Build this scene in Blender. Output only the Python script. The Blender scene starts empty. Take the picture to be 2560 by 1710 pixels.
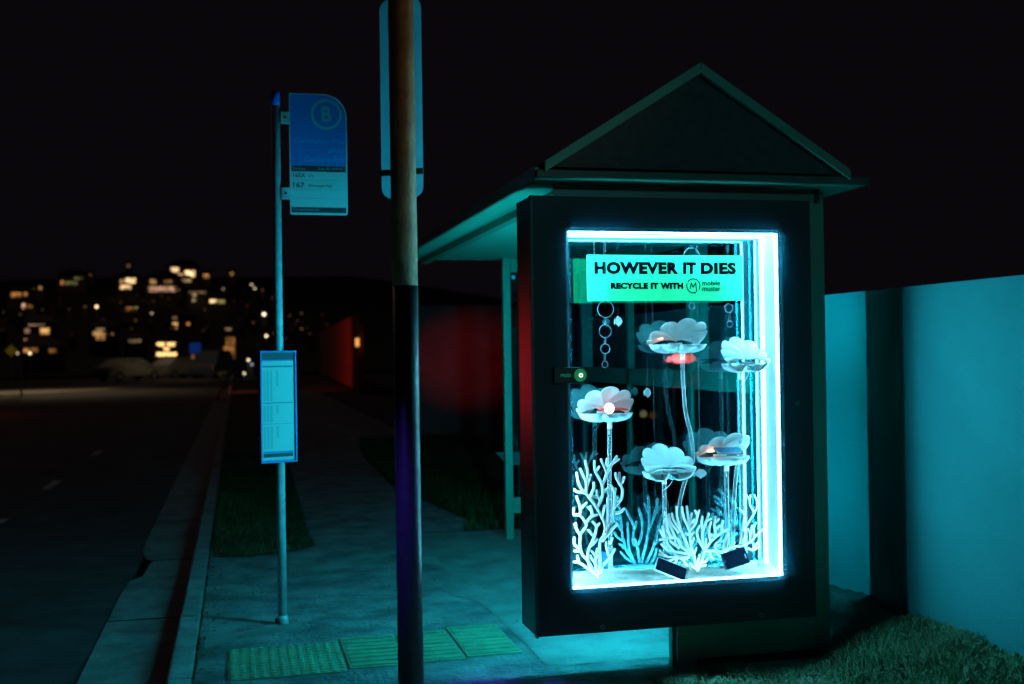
import bpy, bmesh, math, random
from mathutils import Vector, Matrix, noise
R = math.radians
random.seed(7)
sc = bpy.context.scene
COL = sc.collection

# ---------------------------------------------------------------- camera
CAM = Vector((0, 0, 1.44))
FPX = 2844.0
yw, pt, rl = R(13.64), R(.46), R(.81)
Fv = Vector((math.sin(yw)*math.cos(pt), math.cos(yw)*math.cos(pt), math.sin(pt)))
R0 = Vector((math.cos(yw), -math.sin(yw), 0)); U0 = R0.cross(Fv)
Rv = R0*math.cos(rl) - U0*math.sin(rl)
Uv = R0*math.sin(rl) + U0*math.cos(rl)
cam = bpy.data.cameras.new("camera")
co = bpy.data.objects.new("camera", cam); COL.objects.link(co)
co.matrix_world = Matrix(((Rv.x, Uv.x, -Fv.x, CAM.x), (Rv.y, Uv.y, -Fv.y, CAM.y), (Rv.z, Uv.z, -Fv.z, CAM.z), (0, 0, 0, 1)))
cam.sensor_width = 36; cam.lens = FPX/2560*36
cam.clip_end = 2000; cam.clip_start = .05
cam.dof.use_dof = True; cam.dof.focus_distance = 4.95; cam.dof.aperture_fstop = 2.0
cam.dof.aperture_blades = 0
sc.camera = co

# ---------------------------------------------------------------- world: a moonless night sky over the town
w = bpy.data.worlds.new("World"); sc.world = w; w.use_nodes = True
nt = w.node_tree; nt.nodes.clear()
wo = nt.nodes.new("ShaderNodeOutputWorld"); bg = nt.nodes.new("ShaderNodeBackground")
bg.inputs[0].default_value = (.0030, .0021, .0034, 1); bg.inputs[1].default_value = 1.0
nt.links.new(bg.outputs[0], wo.inputs[0])
sc.view_settings.view_transform = 'Standard'; sc.view_settings.look = 'None'
sc.view_settings.exposure = 0; sc.view_settings.gamma = 1
sc.cycles.max_bounces = 10; sc.cycles.transparent_max_bounces = 24
sc.cycles.diffuse_bounces = 4; sc.cycles.glossy_bounces = 5
sc.cycles.caustics_reflective = False; sc.cycles.caustics_refractive = False
sc.cycles.sample_clamp_indirect = 10; sc.cycles.sample_clamp_direct = 40
sc.cycles.use_denoising = True


def lamp(name, kind, loc, color, power, target=None, **kw):
    l = bpy.data.lights.new(name, kind); l.color = color; l.energy = power
    for k, v in kw.items(): setattr(l, k, v)
    o = bpy.data.objects.new(name, l); COL.objects.link(o); o.location = loc
    if target is not None:
        o.rotation_euler = (Vector(target)-Vector(loc)).to_track_quat('-Z', 'Y').to_euler()
    return o


LED = (.12, .82, 1.0)
LEDPOW = 600.0

# unseen lights: warm street lamps, red tail lamps, and added fills marked below
lamp("street_lamp_light", 'SPOT', (7.0, 0.0, 2.2), (1, .62, .30), 120, (.615, 4.2, 2.85), spot_size=R(17), spot_blend=.3, shadow_soft_size=.12)
lamp("violet_pole_light", 'SPOT', (-.5, 3.1, 2.6), (.10, .06, 1.0), 420, (.585, 4.2, .72), spot_size=R(14), spot_blend=1.0, shadow_soft_size=.12)  # unseen violet source added to streak the near pole
lamp("tail_lamp_light", 'SPOT', (-3.6, 12.0, 1.0), (1, .03, .06), 430, (3.9, 19.4, 1.30), spot_size=R(11), spot_blend=1.0, shadow_soft_size=.12)
lamp("tail_lamp_light_kerb", 'SPOT', (-7.4, 34.6, .9), (1, .02, .03), 330, (1.2, 4.7, 1.33), spot_size=R(2.4), spot_blend=1.0, shadow_soft_size=.10)
lamp("tail_lamp_light_road", 'POINT', (-7.7, 34.0, .45), (1, .02, .05), 14, shadow_soft_size=.15)
lamp("shelter_front_fill", 'SPOT', (4.5, -16.0, 5.5), (.12, .92, 1), 900, (2.15, 4.6, 1.75), spot_size=R(8.2), spot_blend=.35, shadow_soft_size=.25)  # added fill from behind the camera, lifts the shelter's front faces
lamp("far_street_lamp_light", 'SPOT', (-9.0, 55.0, 6.5), (1, .74, .42), 700, (-8.0, 53.5, 0), spot_size=R(110), spot_blend=.8, shadow_soft_size=.3)
lamp("hill_fill_light", 'POINT', (-30.0, 140.0, 70.0), (1, .66, .50), 6500, shadow_soft_size=6)  # added unseen point source that lifts the dark hillside
lamp("parked_cars_fill", 'SPOT', (-3.5, 72.0, 6.0), (1, .80, .50), 330, (-3.5, 80.0, 0), spot_size=R(80), spot_blend=.8, shadow_soft_size=.3)  # added fill so the parked cars show; no lamp stands there


# ---------------------------------------------------------------- pixel -> world helpers (photo measured 2560 x 1710)
def ray(x, y): return Fv*FPX + Rv*(x-1280) + Uv*(855-y)
def PX(x, y, v): q = ray(x, y); return CAM + q*((v-CAM.x)/q.x)
def PY(x, y, v): q = ray(x, y); return CAM + q*((v-CAM.y)/q.y)
def PZ(x, y, v=0.0): q = ray(x, y); return CAM + q*((v-CAM.z)/q.z)


# ---------------------------------------------------------------- materials
MATS = {}
def mat(name, color, rough=.6, metal=0.0, noise_amt=0.0, noise_scale=8.0, bump=0.0, bump_scale=60.0, emit=None, emit_s=0.0, spec=.5, color2=None, trans=0.0, coat=0.0, detail=6):
    if name in MATS: return MATS[name]
    m = bpy.data.materials.new(name); m.use_nodes = True; n = m.node_tree; b = n.nodes["Principled BSDF"]
    b.inputs["Base Color"].default_value = (*color, 1); b.inputs["Roughness"].default_value = rough
    b.inputs["Metallic"].default_value = metal; b.inputs["Specular IOR Level"].default_value = spec
    b.inputs["Coat Weight"].default_value = coat
    tc = n.nodes.new("ShaderNodeTexCoord")
    if noise_amt or color2:
        t = n.nodes.new("ShaderNodeTexNoise"); t.inputs["Scale"].default_value = noise_scale; t.inputs["Detail"].default_value = detail
        t.inputs["Roughness"].default_value = .62
        n.links.new(tc.outputs["Object"], t.inputs["Vector"])
        cr = n.nodes.new("ShaderNodeValToRGB")
        c2 = color2 or tuple(c*(1-noise_amt) for c in color)
        cr.color_ramp.elements[0].color = (*c2, 1); cr.color_ramp.elements[1].color = (*color, 1)
        cr.color_ramp.elements[0].position = .36; cr.color_ramp.elements[1].position = .64
        n.links.new(t.outputs[0], cr.inputs[0]); n.links.new(cr.outputs[0], b.inputs["Base Color"])
    if bump:
        t2 = n.nodes.new("ShaderNodeTexNoise"); t2.inputs["Scale"].default_value = bump_scale; t2.inputs["Detail"].default_value = 5
        n.links.new(tc.outputs["Object"], t2.inputs["Vector"])
        bp = n.nodes.new("ShaderNodeBump"); bp.inputs["Strength"].default_value = bump; bp.inputs["Distance"].default_value = .02
        n.links.new(t2.outputs[0], bp.inputs["Height"]); n.links.new(bp.outputs[0], b.inputs["Normal"])
    if emit:
        b.inputs["Emission Color"].default_value = (*emit, 1); b.inputs["Emission Strength"].default_value = emit_s
    MATS[name] = m
    return m


def emat(name, color, s, var=0.0, scale=1.2):
    if name in MATS: return MATS[name]
    m = bpy.data.materials.new(name); m.use_nodes = True; n = m.node_tree; n.nodes.clear()
    o = n.nodes.new("ShaderNodeOutputMaterial"); e = n.nodes.new("ShaderNodeEmission")
    e.inputs[0].default_value = (*color, 1); e.inputs[1].default_value = s
    if var:
        tc = n.nodes.new("ShaderNodeTexCoord"); t = n.nodes.new("ShaderNodeTexNoise"); t.inputs["Scale"].default_value = scale
        n.links.new(tc.outputs["Object"], t.inputs["Vector"])
        mr = n.nodes.new("ShaderNodeMapRange"); mr.inputs[1].default_value = .35; mr.inputs[2].default_value = .65
        mr.inputs[3].default_value = s*(1-var); mr.inputs[4].default_value = s*(1+var)
        n.links.new(t.outputs[0], mr.inputs[0]); n.links.new(mr.outputs[0], e.inputs[1])
    n.links.new(e.outputs[0], o.inputs[0]); MATS[name] = m
    return m


def glassmat(name, refl, tint=(1, 1, 1), rough=0.0, const=False, rtint=(1, 1, 1)):
    """thin architectural glass: lets light straight through, mirrors part of it"""
    if name in MATS: return MATS[name]
    m = bpy.data.materials.new(name); m.use_nodes = True; n = m.node_tree; n.nodes.clear()
    o = n.nodes.new("ShaderNodeOutputMaterial"); mx = n.nodes.new("ShaderNodeMixShader")
    tr = n.nodes.new("ShaderNodeBsdfTransparent"); gl = n.nodes.new("ShaderNodeBsdfGlossy")
    tr.inputs[0].default_value = (*tint, 1); gl.inputs["Roughness"].default_value = rough; gl.inputs[0].default_value = (*rtint, 1)
    if const: mx.inputs[0].default_value = refl
    else:
        lw = n.nodes.new("ShaderNodeFresnel"); lw.inputs[0].default_value = refl
        n.links.new(lw.outputs[0], mx.inputs[0])
    n.links.new(tr.outputs[0], mx.inputs[1]); n.links.new(gl.outputs[0], mx.inputs[2]); n.links.new(mx.outputs[0], o.inputs[0])
    MATS[name] = m
    return m


def acrylic(name, color, body, edge):
    """clear acrylic: faint body, bright polished rim"""
    if name in MATS: return MATS[name]
    m = bpy.data.materials.new(name); m.use_nodes = True; n = m.node_tree; n.nodes.clear()
    o = n.nodes.new("ShaderNodeOutputMaterial"); mx = n.nodes.new("ShaderNodeMixShader")
    tr = n.nodes.new("ShaderNodeBsdfTransparent"); df = n.nodes.new("ShaderNodeBsdfPrincipled")
    df.inputs["Base Color"].default_value = (*color, 1); df.inputs["Roughness"].default_value = .55
    lw = n.nodes.new("ShaderNodeLayerWeight"); lw.inputs[0].default_value = .5
    mr = n.nodes.new("ShaderNodeMapRange"); mr.inputs[1].default_value = .42; mr.inputs[2].default_value = .82
    mr.inputs[3].default_value = body; mr.inputs[4].default_value = edge
    n.links.new(lw.outputs["Facing"], mr.inputs[0]); n.links.new(mr.outputs[0], mx.inputs[0])
    n.links.new(tr.outputs[0], mx.inputs[1]); n.links.new(df.outputs[0], mx.inputs[2]); n.links.new(mx.outputs[0], o.inputs[0])
    MATS[name] = m
    return m


M_black = mat("black_powder_coat", (.006, .008, .011), .55, noise_amt=.3, noise_scale=30, bump=.03, bump_scale=200)
M_side = mat("dark_case_metal", (.030, .028, .026), .30, noise_amt=.25, noise_scale=14, bump=.08, bump_scale=200)
M_green = mat("green_shelter_paint", (.045, .25, .165), .42, noise_amt=.12, noise_scale=5, bump=.05, bump_scale=90)
M_greend = mat("dark_green_paint", (.012, .06, .045), .5, noise_amt=.2, noise_scale=7)
M_white = mat("white_liner", (.80, .82, .82), .35)
M_liner = mat("white_acrylic_lining", (.42, .27, .31), .45)
M_shell = mat("white_shell_plastic", (1.0, .90, .88), .42, bump=.04, bump_scale=150)
def thin_plastic(m, amt, col):
    n = m.node_tree; pr = n.nodes["Principled BSDF"]; tl = n.nodes.new("ShaderNodeBsdfTranslucent"); tl.inputs[0].default_value = (*col, 1)
    mx = n.nodes.new("ShaderNodeMixShader"); mx.inputs[0].default_value = amt; ou = [q for q in n.nodes if q.type == 'OUTPUT_MATERIAL'][0]
    n.links.new(pr.outputs[0], mx.inputs[1]); n.links.new(tl.outputs[0], mx.inputs[2]); n.links.new(mx.outputs[0], ou.inputs[0])
thin_plastic(M_shell, .12, (1, .9, .88))
M_coral = mat("white_cut_acrylic", (.95, .62, .58), .35)
M_clear = acrylic("clear_acrylic_tube", (.95, .85, .88), .13, .95)
M_clearc = acrylic("clear_blue_acrylic", (.16, .55, .64), .34, .95)
M_steel = mat("galvanised_steel", (.58, .62, .64), .5, .2, noise_amt=.3, noise_scale=22, bump=.1, bump_scale=120)
M_led = emat("led_strip", LED, LEDPOW)
M_concrete = mat("footpath_concrete", (.34, .35, .36), .85, color2=(.12, .13, .14), noise_scale=3.4, bump=1.0, bump_scale=38, detail=9)
M_pad = mat("pale_concrete", (.30, .30, .29), .9, color2=(.17, .18, .18), noise_scale=3.5, bump=.45, bump_scale=60, detail=9)
M_kerb = mat("kerb_concrete", (.40, .40, .39), .85, color2=(.22, .22, .22), noise_scale=5, bump=.5, bump_scale=50, detail=9)
M_asphalt = mat("asphalt", (.11, .11, .115), .85, color2=(.06, .06, .064), noise_scale=3, bump=.7, bump_scale=140, detail=9)
M_dirt = mat("bare_dirt", (.10, .09, .075), .95, color2=(.045, .042, .035), noise_scale=6, bump=.9, bump_scale=18, detail=9)
M_wall = mat("white_wall_cyan_cast", (.022, .18, .185), .9, noise_amt=.14, noise_scale=1.3, spec=.05, bump=.30, bump_scale=110, detail=9)  # white wall with the cyan light cast put into its base colour


# ---------------------------------------------------------------- mesh builder (all coordinates in world metres)
class MB:
    def __init__(s): s.v = []; s.f = []
    def quad(s, a, b, c, d):
        i = len(s.v); s.v += [Vector(a), Vector(b), Vector(c), Vector(d)]; s.f.append((i, i+1, i+2, i+3)); return s
    def poly(s, pts):
        i = len(s.v); s.v += [Vector(p) for p in pts]; s.f.append(tuple(range(i, i+len(pts)))); return s
    def box(s, x0, x1, y0, y1, z0, z1, rz=0.0, pivot=None, M=None):
        i = len(s.v)
        P = [Vector((x, y, z)) for z in (z0, z1) for x, y in ((x0, y0), (x1, y0), (x1, y1), (x0, y1))]
        if rz:
            pv = Vector(pivot or ((x0+x1)/2, (y0+y1)/2, 0)); m = Matrix.Rotation(rz, 3, 'Z'); P = [m @ (p-pv)+pv for p in P]
        if M is not None: P = [M @ p for p in P]
        s.v += P
        for f in ((0, 3, 2, 1), (4, 5, 6, 7), (0, 1, 5, 4), (1, 2, 6, 5), (2, 3, 7, 6), (3, 0, 4, 7)): s.f.append(tuple(i+k for k in f))
        return s
    def prism(s, pts, off):
        """closed outline pts (3-D, planar) pushed by vector off"""
        i = len(s.v); n = len(pts); off = Vector(off)
        s.v += [Vector(p) for p in pts] + [Vector(p)+off for p in pts]
        s.f.append(tuple(i+k for k in range(n))); s.f.append(tuple(i+n+k for k in reversed(range(n))))
        for k in range(n): s.f.append((i+k, i+n+k, i+n+(k+1) % n, i+(k+1) % n))
        return s
    def tube(s, pts, rad, seg=10, flat=None, caps=True, closed=False):
        """round tube along pts; rad a number or list; flat=(axis vector, factor) squashes the section along that axis"""
        pts = [Vector(p) for p in pts]; n = len(pts)
        rads = rad if isinstance(rad, (list, tuple)) else [rad]*n
        rings = []; prev = None
        for k, p in enumerate(pts):
            a = pts[(k-1) % n] if (closed or k > 0) else p; b = pts[(k+1) % n] if (closed or k < n-1) else p
            t = (b-a).normalized()
            if prev is None:
                ref = Vector((0, 0, 1)) if abs(t.z) < .9 else Vector((1, 0, 0))
                u = t.cross(ref).normalized()
            else: u = (prev - t*prev.dot(t)).normalized()
            prev = u; v = t.cross(u); i = len(s.v)
            for j in range(seg):
                an = 2*math.pi*j/seg; d = (u*math.cos(an)+v*math.sin(an))*rads[k]
                if flat: d = d - flat[0]*(d.dot(flat[0]))*(1-flat[1])
                s.v.append(p+d)
            rings.append(i)
        for k in range(n if closed else n-1):
            a, b = rings[k], rings[(k+1) % n]
            for j in range(seg): s.f.append((a+j, a+(j+1) % seg, b+(j+1) % seg, b+j))
        if caps and not closed:
            s.f.append(tuple(rings[0]+j for j in reversed(range(seg)))); s.f.append(tuple(rings[-1]+j for j in range(seg)))
        return s
    def ball(s, c, r, seg=20, rings=12, sz=1.0, half=False):
        c = Vector(c); i = len(s.v)
        top = math.pi/2 if half else math.pi
        for a in range(rings+1):
            th = top*a/rings
            for j in range(seg):
                ph = 2*math.pi*j/seg
                s.v.append(c+Vector((r*math.sin(th)*math.cos(ph), r*math.sin(th)*math.sin(ph), r*sz*math.cos(th))))
        for a in range(rings):
            for j in range(seg): s.f.append((i+a*seg+j, i+(a+1)*seg+j, i+(a+1)*seg+(j+1) % seg, i+a*seg+(j+1) % seg))
        return s
    def build(s, name, m, parent=None, origin=None, smooth=False, bevel=0.0, solid=0.0):
        o0 = Vector(origin) if origin is not None else (parent_loc(parent) if parent else Vector((0, 0, 0)))
        me = bpy.data.meshes.new(name); me.from_pydata([tuple(v-o0) for v in s.v], [], s.f); me.validate()
        bm = bmesh.new(); bm.from_mesh(me); bmesh.ops.remove_doubles(bm, verts=bm.verts, dist=1e-6)
        bmesh.ops.recalc_face_normals(bm, faces=bm.faces); bm.to_mesh(me); bm.free()
        if smooth: me.polygons.foreach_set("use_smooth", [True]*len(me.polygons))
        me.materials.append(m)
        o = bpy.data.objects.new(name, me); COL.objects.link(o)
        if parent is None: o.location = o0
        else:
            o.parent = parent; o.location = o0-parent_loc(parent)
        if solid:
            md = o.modifiers.new("thickness", 'SOLIDIFY'); md.thickness = solid; md.offset = 0
        if bevel:
            md = o.modifiers.new("bevel", 'BEVEL'); md.width = bevel; md.segments = 2; md.limit_method = 'ANGLE'
        return o


def parent_loc(p):
    v = Vector((0, 0, 0))
    while p is not None: v = v+p.location; p = p.parent
    return v


def tag(o, label=None, cat=None, group=None, kind=None):
    if label: o["label"] = label
    if cat: o["category"] = cat
    if group: o["group"] = group
    if kind: o["kind"] = kind
    return o


def thing(name, loc, label, cat, group=None):
    o = bpy.data.objects.new(name, None); COL.objects.link(o); o.location = loc; o.empty_display_size = .1
    return tag(o, label, cat, group)


def text_mesh(name, s, x0, x1, z0, z1, Y, m, parent, bold=0.0, ext=.0006, normal=-1, M=None, spacing=1.0, fill_h=None):
    """lettering fitted into a rectangle of the plane Y; the built-in typeface, emboldened"""
    cu = bpy.data.curves.new(name, 'FONT'); cu.body = s; cu.size = 1; cu.offset = bold; cu.space_character = spacing
    cu.resolution_u = 4
    tmp = bpy.data.objects.new("tmp", cu); COL.objects.link(tmp)
    dg = bpy.context.evaluated_depsgraph_get(); dg.update()
    me0 = bpy.data.meshes.new_from_object(tmp.evaluated_get(dg))
    vs = [v.co.copy() for v in me0.vertices]; fs = [tuple(p.vertices) for p in me0.polygons]
    bpy.data.objects.remove(tmp); bpy.data.meshes.remove(me0)
    ax, bx = min(v.x for v in vs), max(v.x for v in vs); ay, by = min(v.y for v in vs), max(v.y for v in vs)
    mb = MB()
    for v in vs:
        p = Vector((x0+(v.x-ax)/(bx-ax)*(x1-x0), Y, z0+(v.y-ay)/(by-ay)*(z1-z0)))
        mb.v.append(M @ p if M is not None else p)
    mb.f = fs
    return mb.build(name, m, parent)


def rrect(x0, x1, z0, z1, Y, r, n=5, rs=None):
    """rounded rectangle outline in the plane Y; r may be 4 radii (tl, tr, br, bl)"""
    rs = rs or (r, r, r, r); P = []
    for (cx, cz, a0, q) in ((x1, z1, 90, rs[1]), (x1, z0, 0, rs[2]), (x0, z0, -90, rs[3]), (x0, z1, 180, rs[0])):
        ccx = cx-q if cx == x1 else cx+q; ccz = cz-q if cz == z1 else cz+q
        for k in range(n+1):
            a = R(a0-90*k/n); P.append(Vector((ccx+q*math.cos(a), Y, ccz+q*math.sin(a))))
    return P


# ================================================================ SETTING
gm = MB(); gm.quad((-420, -60, -.16), (420, -60, -.16), (420, 620, -.16), (-420, 620, -.16))
tag(gm.build("ground", mat("dark_ground", (.035, .04, .028), .95, noise_amt=.5, noise_scale=.2)), kind="structure")
rm = MB(); rm.quad((-9.4, -30, -.120), (-.72, -30, -.120), (-.72, 96, -.120), (-9.4, 96, -.120))
tag(rm.build("road", M_asphalt), "dark asphalt road beyond the kerb", kind="structure")
# concrete gutter apron with joints and a broken edge
ed = [(-.755, -6), (-.755, 6.9), (-.75, 8.75), (-.70, 8.95), (-.715, 9.15), (-.735, 9.45), (-.80, 9.5), (-.75, 9.9), (-.75, 40)]
ed = [(-.755, -6), (-.755, 6.55), (-.752, 7.8), (-.735, 8.30), (-.66, 8.42), (-.645, 8.9), (-.63, 9.02), (-.69, 9.16), (-.752, 9.6), (-.755, 40)]
gt = MB()
for (a, b) in zip(ed[:-1], ed[1:]):
    gt.quad((a[0], a[1], -.112), (-.31, a[1], -.112), (-.31, b[1], -.112), (b[0], b[1], -.112))
tag(gt.build("gutter", M_kerb), "pale concrete gutter strip along the kerb", kind="structure")
jm = MB()
for y in (5.0, 7.05, 9.05, 11.1, 13.1): jm.box(-.75, -.325, y-.006, y+.006, -.1115, -.1085)
tag(jm.build("gutter_joint", mat("joint_dark", (.02, .02, .02), .95)), kind="structure")  # plain dark strips across the gutter joints
kb = MB()
y = -6.0; ks = [-6, -3, .0, 2.6, 5.3, 6.55, 8.6, 10.6, 12.6, 14.6, 18, 24, 40, 90]
for a, b in zip(ks[:-1], ks[1:]): kb.box(-.320, -.205, a+.004, b-.004, -.15, .002)
tag(kb.build("kerb", M_kerb, bevel=.014), "concrete kerb between gutter and footpath", kind="structure")
fp = MB(); fp.box(-.198, 2.95, -6, 46, -.15, 0)
tag(fp.build("footpath", M_concrete), "patchy grey concrete footpath", kind="structure")
sp = MB(); pts = [(1.36, 5.92), (1.34, 6.4), (1.22, 6.62), (1.20, 6.9), (1.33, 7.1), (1.36, 8.9), (2.78, 8.9), (2.78, 5.0), (1.36, 5.0)]
sp.poly([(x, y, .004) for x, y in pts])
tag(sp.build("shelter_slab", M_pad), "paler concrete slab under the bus shelter", kind="structure")
pd = MB(); pd.poly([PZ(*q, .004) for q in ((512, 1592), (610, 1578), (700, 1556), (742, 1545), (757, 1566), (690, 1582), (600, 1597), (510, 1622))])
tag(pd.build("pole_pad", M_pad), "pale concrete patch round the foot of the stop pole", kind="structure")
for a, b in (((-2.21, 14.4), 1.0), ((-2.21, 19.0), 1.0), ((-2.21, 11.6), 0.3)):
    lm = MB(); lm.quad((a[0]-.05, a[1], -.115), (a[0]+.05, a[1], -.115), (a[0]+.05, a[1]+b, -.115), (a[0]-.05, a[1]+b, -.115))
    tag(lm.build("lane_marking", mat("road_paint", (.7, .7, .68), .7, noise_amt=.4, noise_scale=20)), "short white dash on the dark road", kind="structure")
# far footpath, on the other side of the bend
ff = MB(); q = [PZ(-60, 990, -.10), PZ(0, 988, -.10), PZ(250, 975, -.10), PZ(520, 957, -.10), PZ(520, 951, -.10), PZ(250, 964, -.10), PZ(0, 972, -.10), PZ(-60, 974, -.10)]
ff.poly(q)
tag(ff.build("path", mat("far_path_concrete", (.36, .33, .28), .9, noise_amt=.3, noise_scale=.6)), "pale far footpath across the dark road", kind="structure")

# hill behind the town: z follows the sight line so that the houses stand on it
def hill_dist(py): return 95+(905-py)*.62
def hz(d):
    py = 905-(d-95)/.62
    return max(-.16, (880-py)/FPX*d+1.44-2.2) if d > 95 else -.16
hm = MB(); xs = list(range(-180, 61, 6)); ys = list(range(90, 330, 8)); G = {}
for i, yy in enumerate(ys):
    for j, xx in enumerate(xs):
        d = yy
        prof = 1-max(0, (abs(xx+35)-60)/120)
        z = hz(min(d, 246))*max(0, prof)+noise.noise(Vector((xx*.03, yy*.03, 0)))*1.2*(1 if d > 110 else 0)
        G[i, j] = len(hm.v); hm.v.append(Vector((xx, yy, max(z, -.3) if d <= 246 else z-(d-246)*.1)))
for i in range(len(ys)-1):
    for j in range(len(xs)-1): hm.f.append((G[i, j], G[i, j+1], G[i+1, j+1], G[i+1, j]))
tag(hm.build("hill", mat("hill_scrub", (.02, .028, .016), .95, noise_amt=.6, noise_scale=.1), smooth=True), "unlit hillside carrying the town lights", kind="structure")

# boundary wall
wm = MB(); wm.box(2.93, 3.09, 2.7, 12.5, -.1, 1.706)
tag(wm.build("boundary_wall", M_wall, origin=(3.0, 6, 0), bevel=.008), "smooth white rendered wall, cyan light tinted into its colour, behind the bus shelter", "wall")

# bare earth at the foot of the wall and between it and the shelter
def bank(x, y):
    t = max(0, min(1, (x-2.60)/.30)); t = t*t*(3-2*t)
    return t*(.235+.05*noise.noise(Vector((0, y*1.7, 9))))
dm = MB(); nx, ny = 40, 300; G = {}
for i in range(nx+1):
    for j in range(ny+1):
        x = 2.60+(2.935-2.60)*i/nx; y = 3.9+(11-3.9)*j/ny
        e = min(1, i/6)
        z = -.01+bank(x, y)+.022*noise.noise(Vector((x*7, y*5, 3)))*e+.012*noise.noise(Vector((x*22, y*16, 1)))*e+.006*noise.noise(Vector((x*60, y*50, 1)))*e
        G[i, j] = len(dm.v); dm.v.append(Vector((x, y, z)))
for i in range(nx):
    for j in range(ny): dm.f.append((G[i, j], G[i+1, j], G[i+1, j+1], G[i, j+1]))
tag(dm.build("soil", M_dirt, smooth=True), "bare dark soil beside the rendered wall", kind="structure")

# lawn patches: soil mound + blades
def lawn(name, label, inside, bounds, n, h, mt, zf, seed, wid=.0026):
    rnd = random.Random(seed); mb = MB(); k = 0
    x0, x1, y0, y1 = bounds
    while k < n:
        x = rnd.uniform(x0, x1); y = rnd.uniform(y0, y1)
        if not inside(x, y): continue
        k += 1
        z = zf(x, y); hh = h*rnd.uniform(.45, 1.25)*(1+.5*noise.noise(Vector((x*5, y*5, 0)))); a = rnd.uniform(0, 6.283); ln = rnd.uniform(.2, 1.1)*hh
        d = Vector((math.cos(a), math.sin(a), 0)); s = Vector((-d.y, d.x, 0))*wid*rnd.uniform(.7, 1.3)
        b = Vector((x, y, z)); m1 = b+d*ln*.35+Vector((0, 0, hh*.6)); t = b+d*ln+Vector((0, 0, hh*rnd.uniform(.6, 1)))
        i = len(mb.v); mb.v += [b-s, b+s, m1+s*.7, m1-s*.7, t]; mb.f += [(i, i+1, i+2, i+3), (i+3, i+2, i+4)]
    me = bpy.data.meshes.new(name); me.from_pydata([tuple(v) for v in mb.v], [], mb.f); me.materials.append(mt)
    o = bpy.data.objects.new(name, me); COL.objects.link(o)
    return tag(o, label, "grass", kind="stuff")
M_grass = mat("grass_blades", (.07, .20, .085), .65, color2=(.09, .15, .07), noise_scale=5)
M_grass2 = mat("verge_grass", (.05, .10, .022), .7, color2=(.03, .055, .015), noise_scale=4)
def edge_y(x): return 4.70-max(0, x-2.0)*.16+.07*noise.noise(Vector((x*5, 0, 4)))
def near_in(x, y): return y < edge_y(x) and x > 1.72+.05*noise.noise(Vector((y*6, 2, 0)))+max(0, 4.72-y)*.1
def near_z(x, y):
    t = max(0, min(1, (x-2.36)/.56)); t = t*t*(3-2*t)
    return .002+.02*max(0, min(1, (edge_y(x)-y)*3))+.03*noise.noise(Vector((x*3, y*3, 7)))+t*.20
mm = MB(); G = {}; nx, ny = 60, 50
for i in range(nx+1):
    for j in range(ny+1):
        x = 1.70+1.24*i/nx; y = 2.6+2.3*j/ny
        z = near_z(x, y) if near_in(x, y) else -.03
        G[i, j] = len(mm.v); mm.v.append(Vector((x, y, z)))
for i in range(nx):
    for j in range(ny): mm.f.append((G[i, j], G[i+1, j], G[i+1, j+1], G[i, j+1]))
tag(mm.build("lawn_soil", mat("lawn_earth", (.04, .05, .02), .95, noise_amt=.5, noise_scale=10, bump=.6), smooth=True), kind="structure")
lawn("lawn", "shaggy grass in front of the shelter and wall", near_in, (1.7, 2.93, 3.0, 4.8), 36000, .045, M_grass, near_z, 3)
vm = MB(); vg = [(-.17, 8.38), (.08, 8.30), (.40, 8.45), (.56, 8.62), (.55, 9.2), (.60, 12), (.66, 16), (.8, 44), (-.19, 44), (-.19, 9)]
vm.poly([(x, y, .006) for x, y in vg])
tag(vm.build("verge_soil", mat("verge_earth", (.03, .05, .015), .95, noise_amt=.5, noise_scale=8, bump=.6)), kind="structure")
def in_poly(x, y, P):
    c = False
    for (x0, y0), (x1, y1) in zip(P, P[1:]+P[:1]):
        if (y0 > y) != (y1 > y) and x < (x1-x0)*(y-y0)/(y1-y0)+x0: c = not c
    return c
lawn("verge_grass", "short grass strip between kerb and footpath", lambda x, y: in_poly(x, y, vg), (-.2, .8, 8.2, 17), 12000, .04, M_grass2, lambda x, y: .006, 5, .004)
rg = [(1.75, 8.95), (1.9, 9.6), (1.62, 12), (1.7, 16), (2.0, 19.3), (3.6, 19.3), (3.6, 12.6), (2.9, 12.55), (2.9, 8.95)]
rv = MB(); rv.poly([(x, y, .006) for x, y in rg])
tag(rv.build("verge_soil", MATS["verge_earth"]), kind="structure")
lawn("verge_grass", "dark rough grass beyond the far shelter post", lambda x, y: in_poly(x, y, rg), (1.6, 3.6, 8.9, 19), 15000, .09, M_grass2, lambda x, y: .006, 6, .005)
# weeds in the kerb joint
lawn("kerb_weeds", "moss and weeds in the crack behind the kerb", lambda x, y: noise.noise(Vector((y*3, 0, 0))) > -.25, (-.206, -.190, 4.9, 8.4), 700, .014, M_grass2, lambda x, y: -.004, 8, .002)

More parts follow.
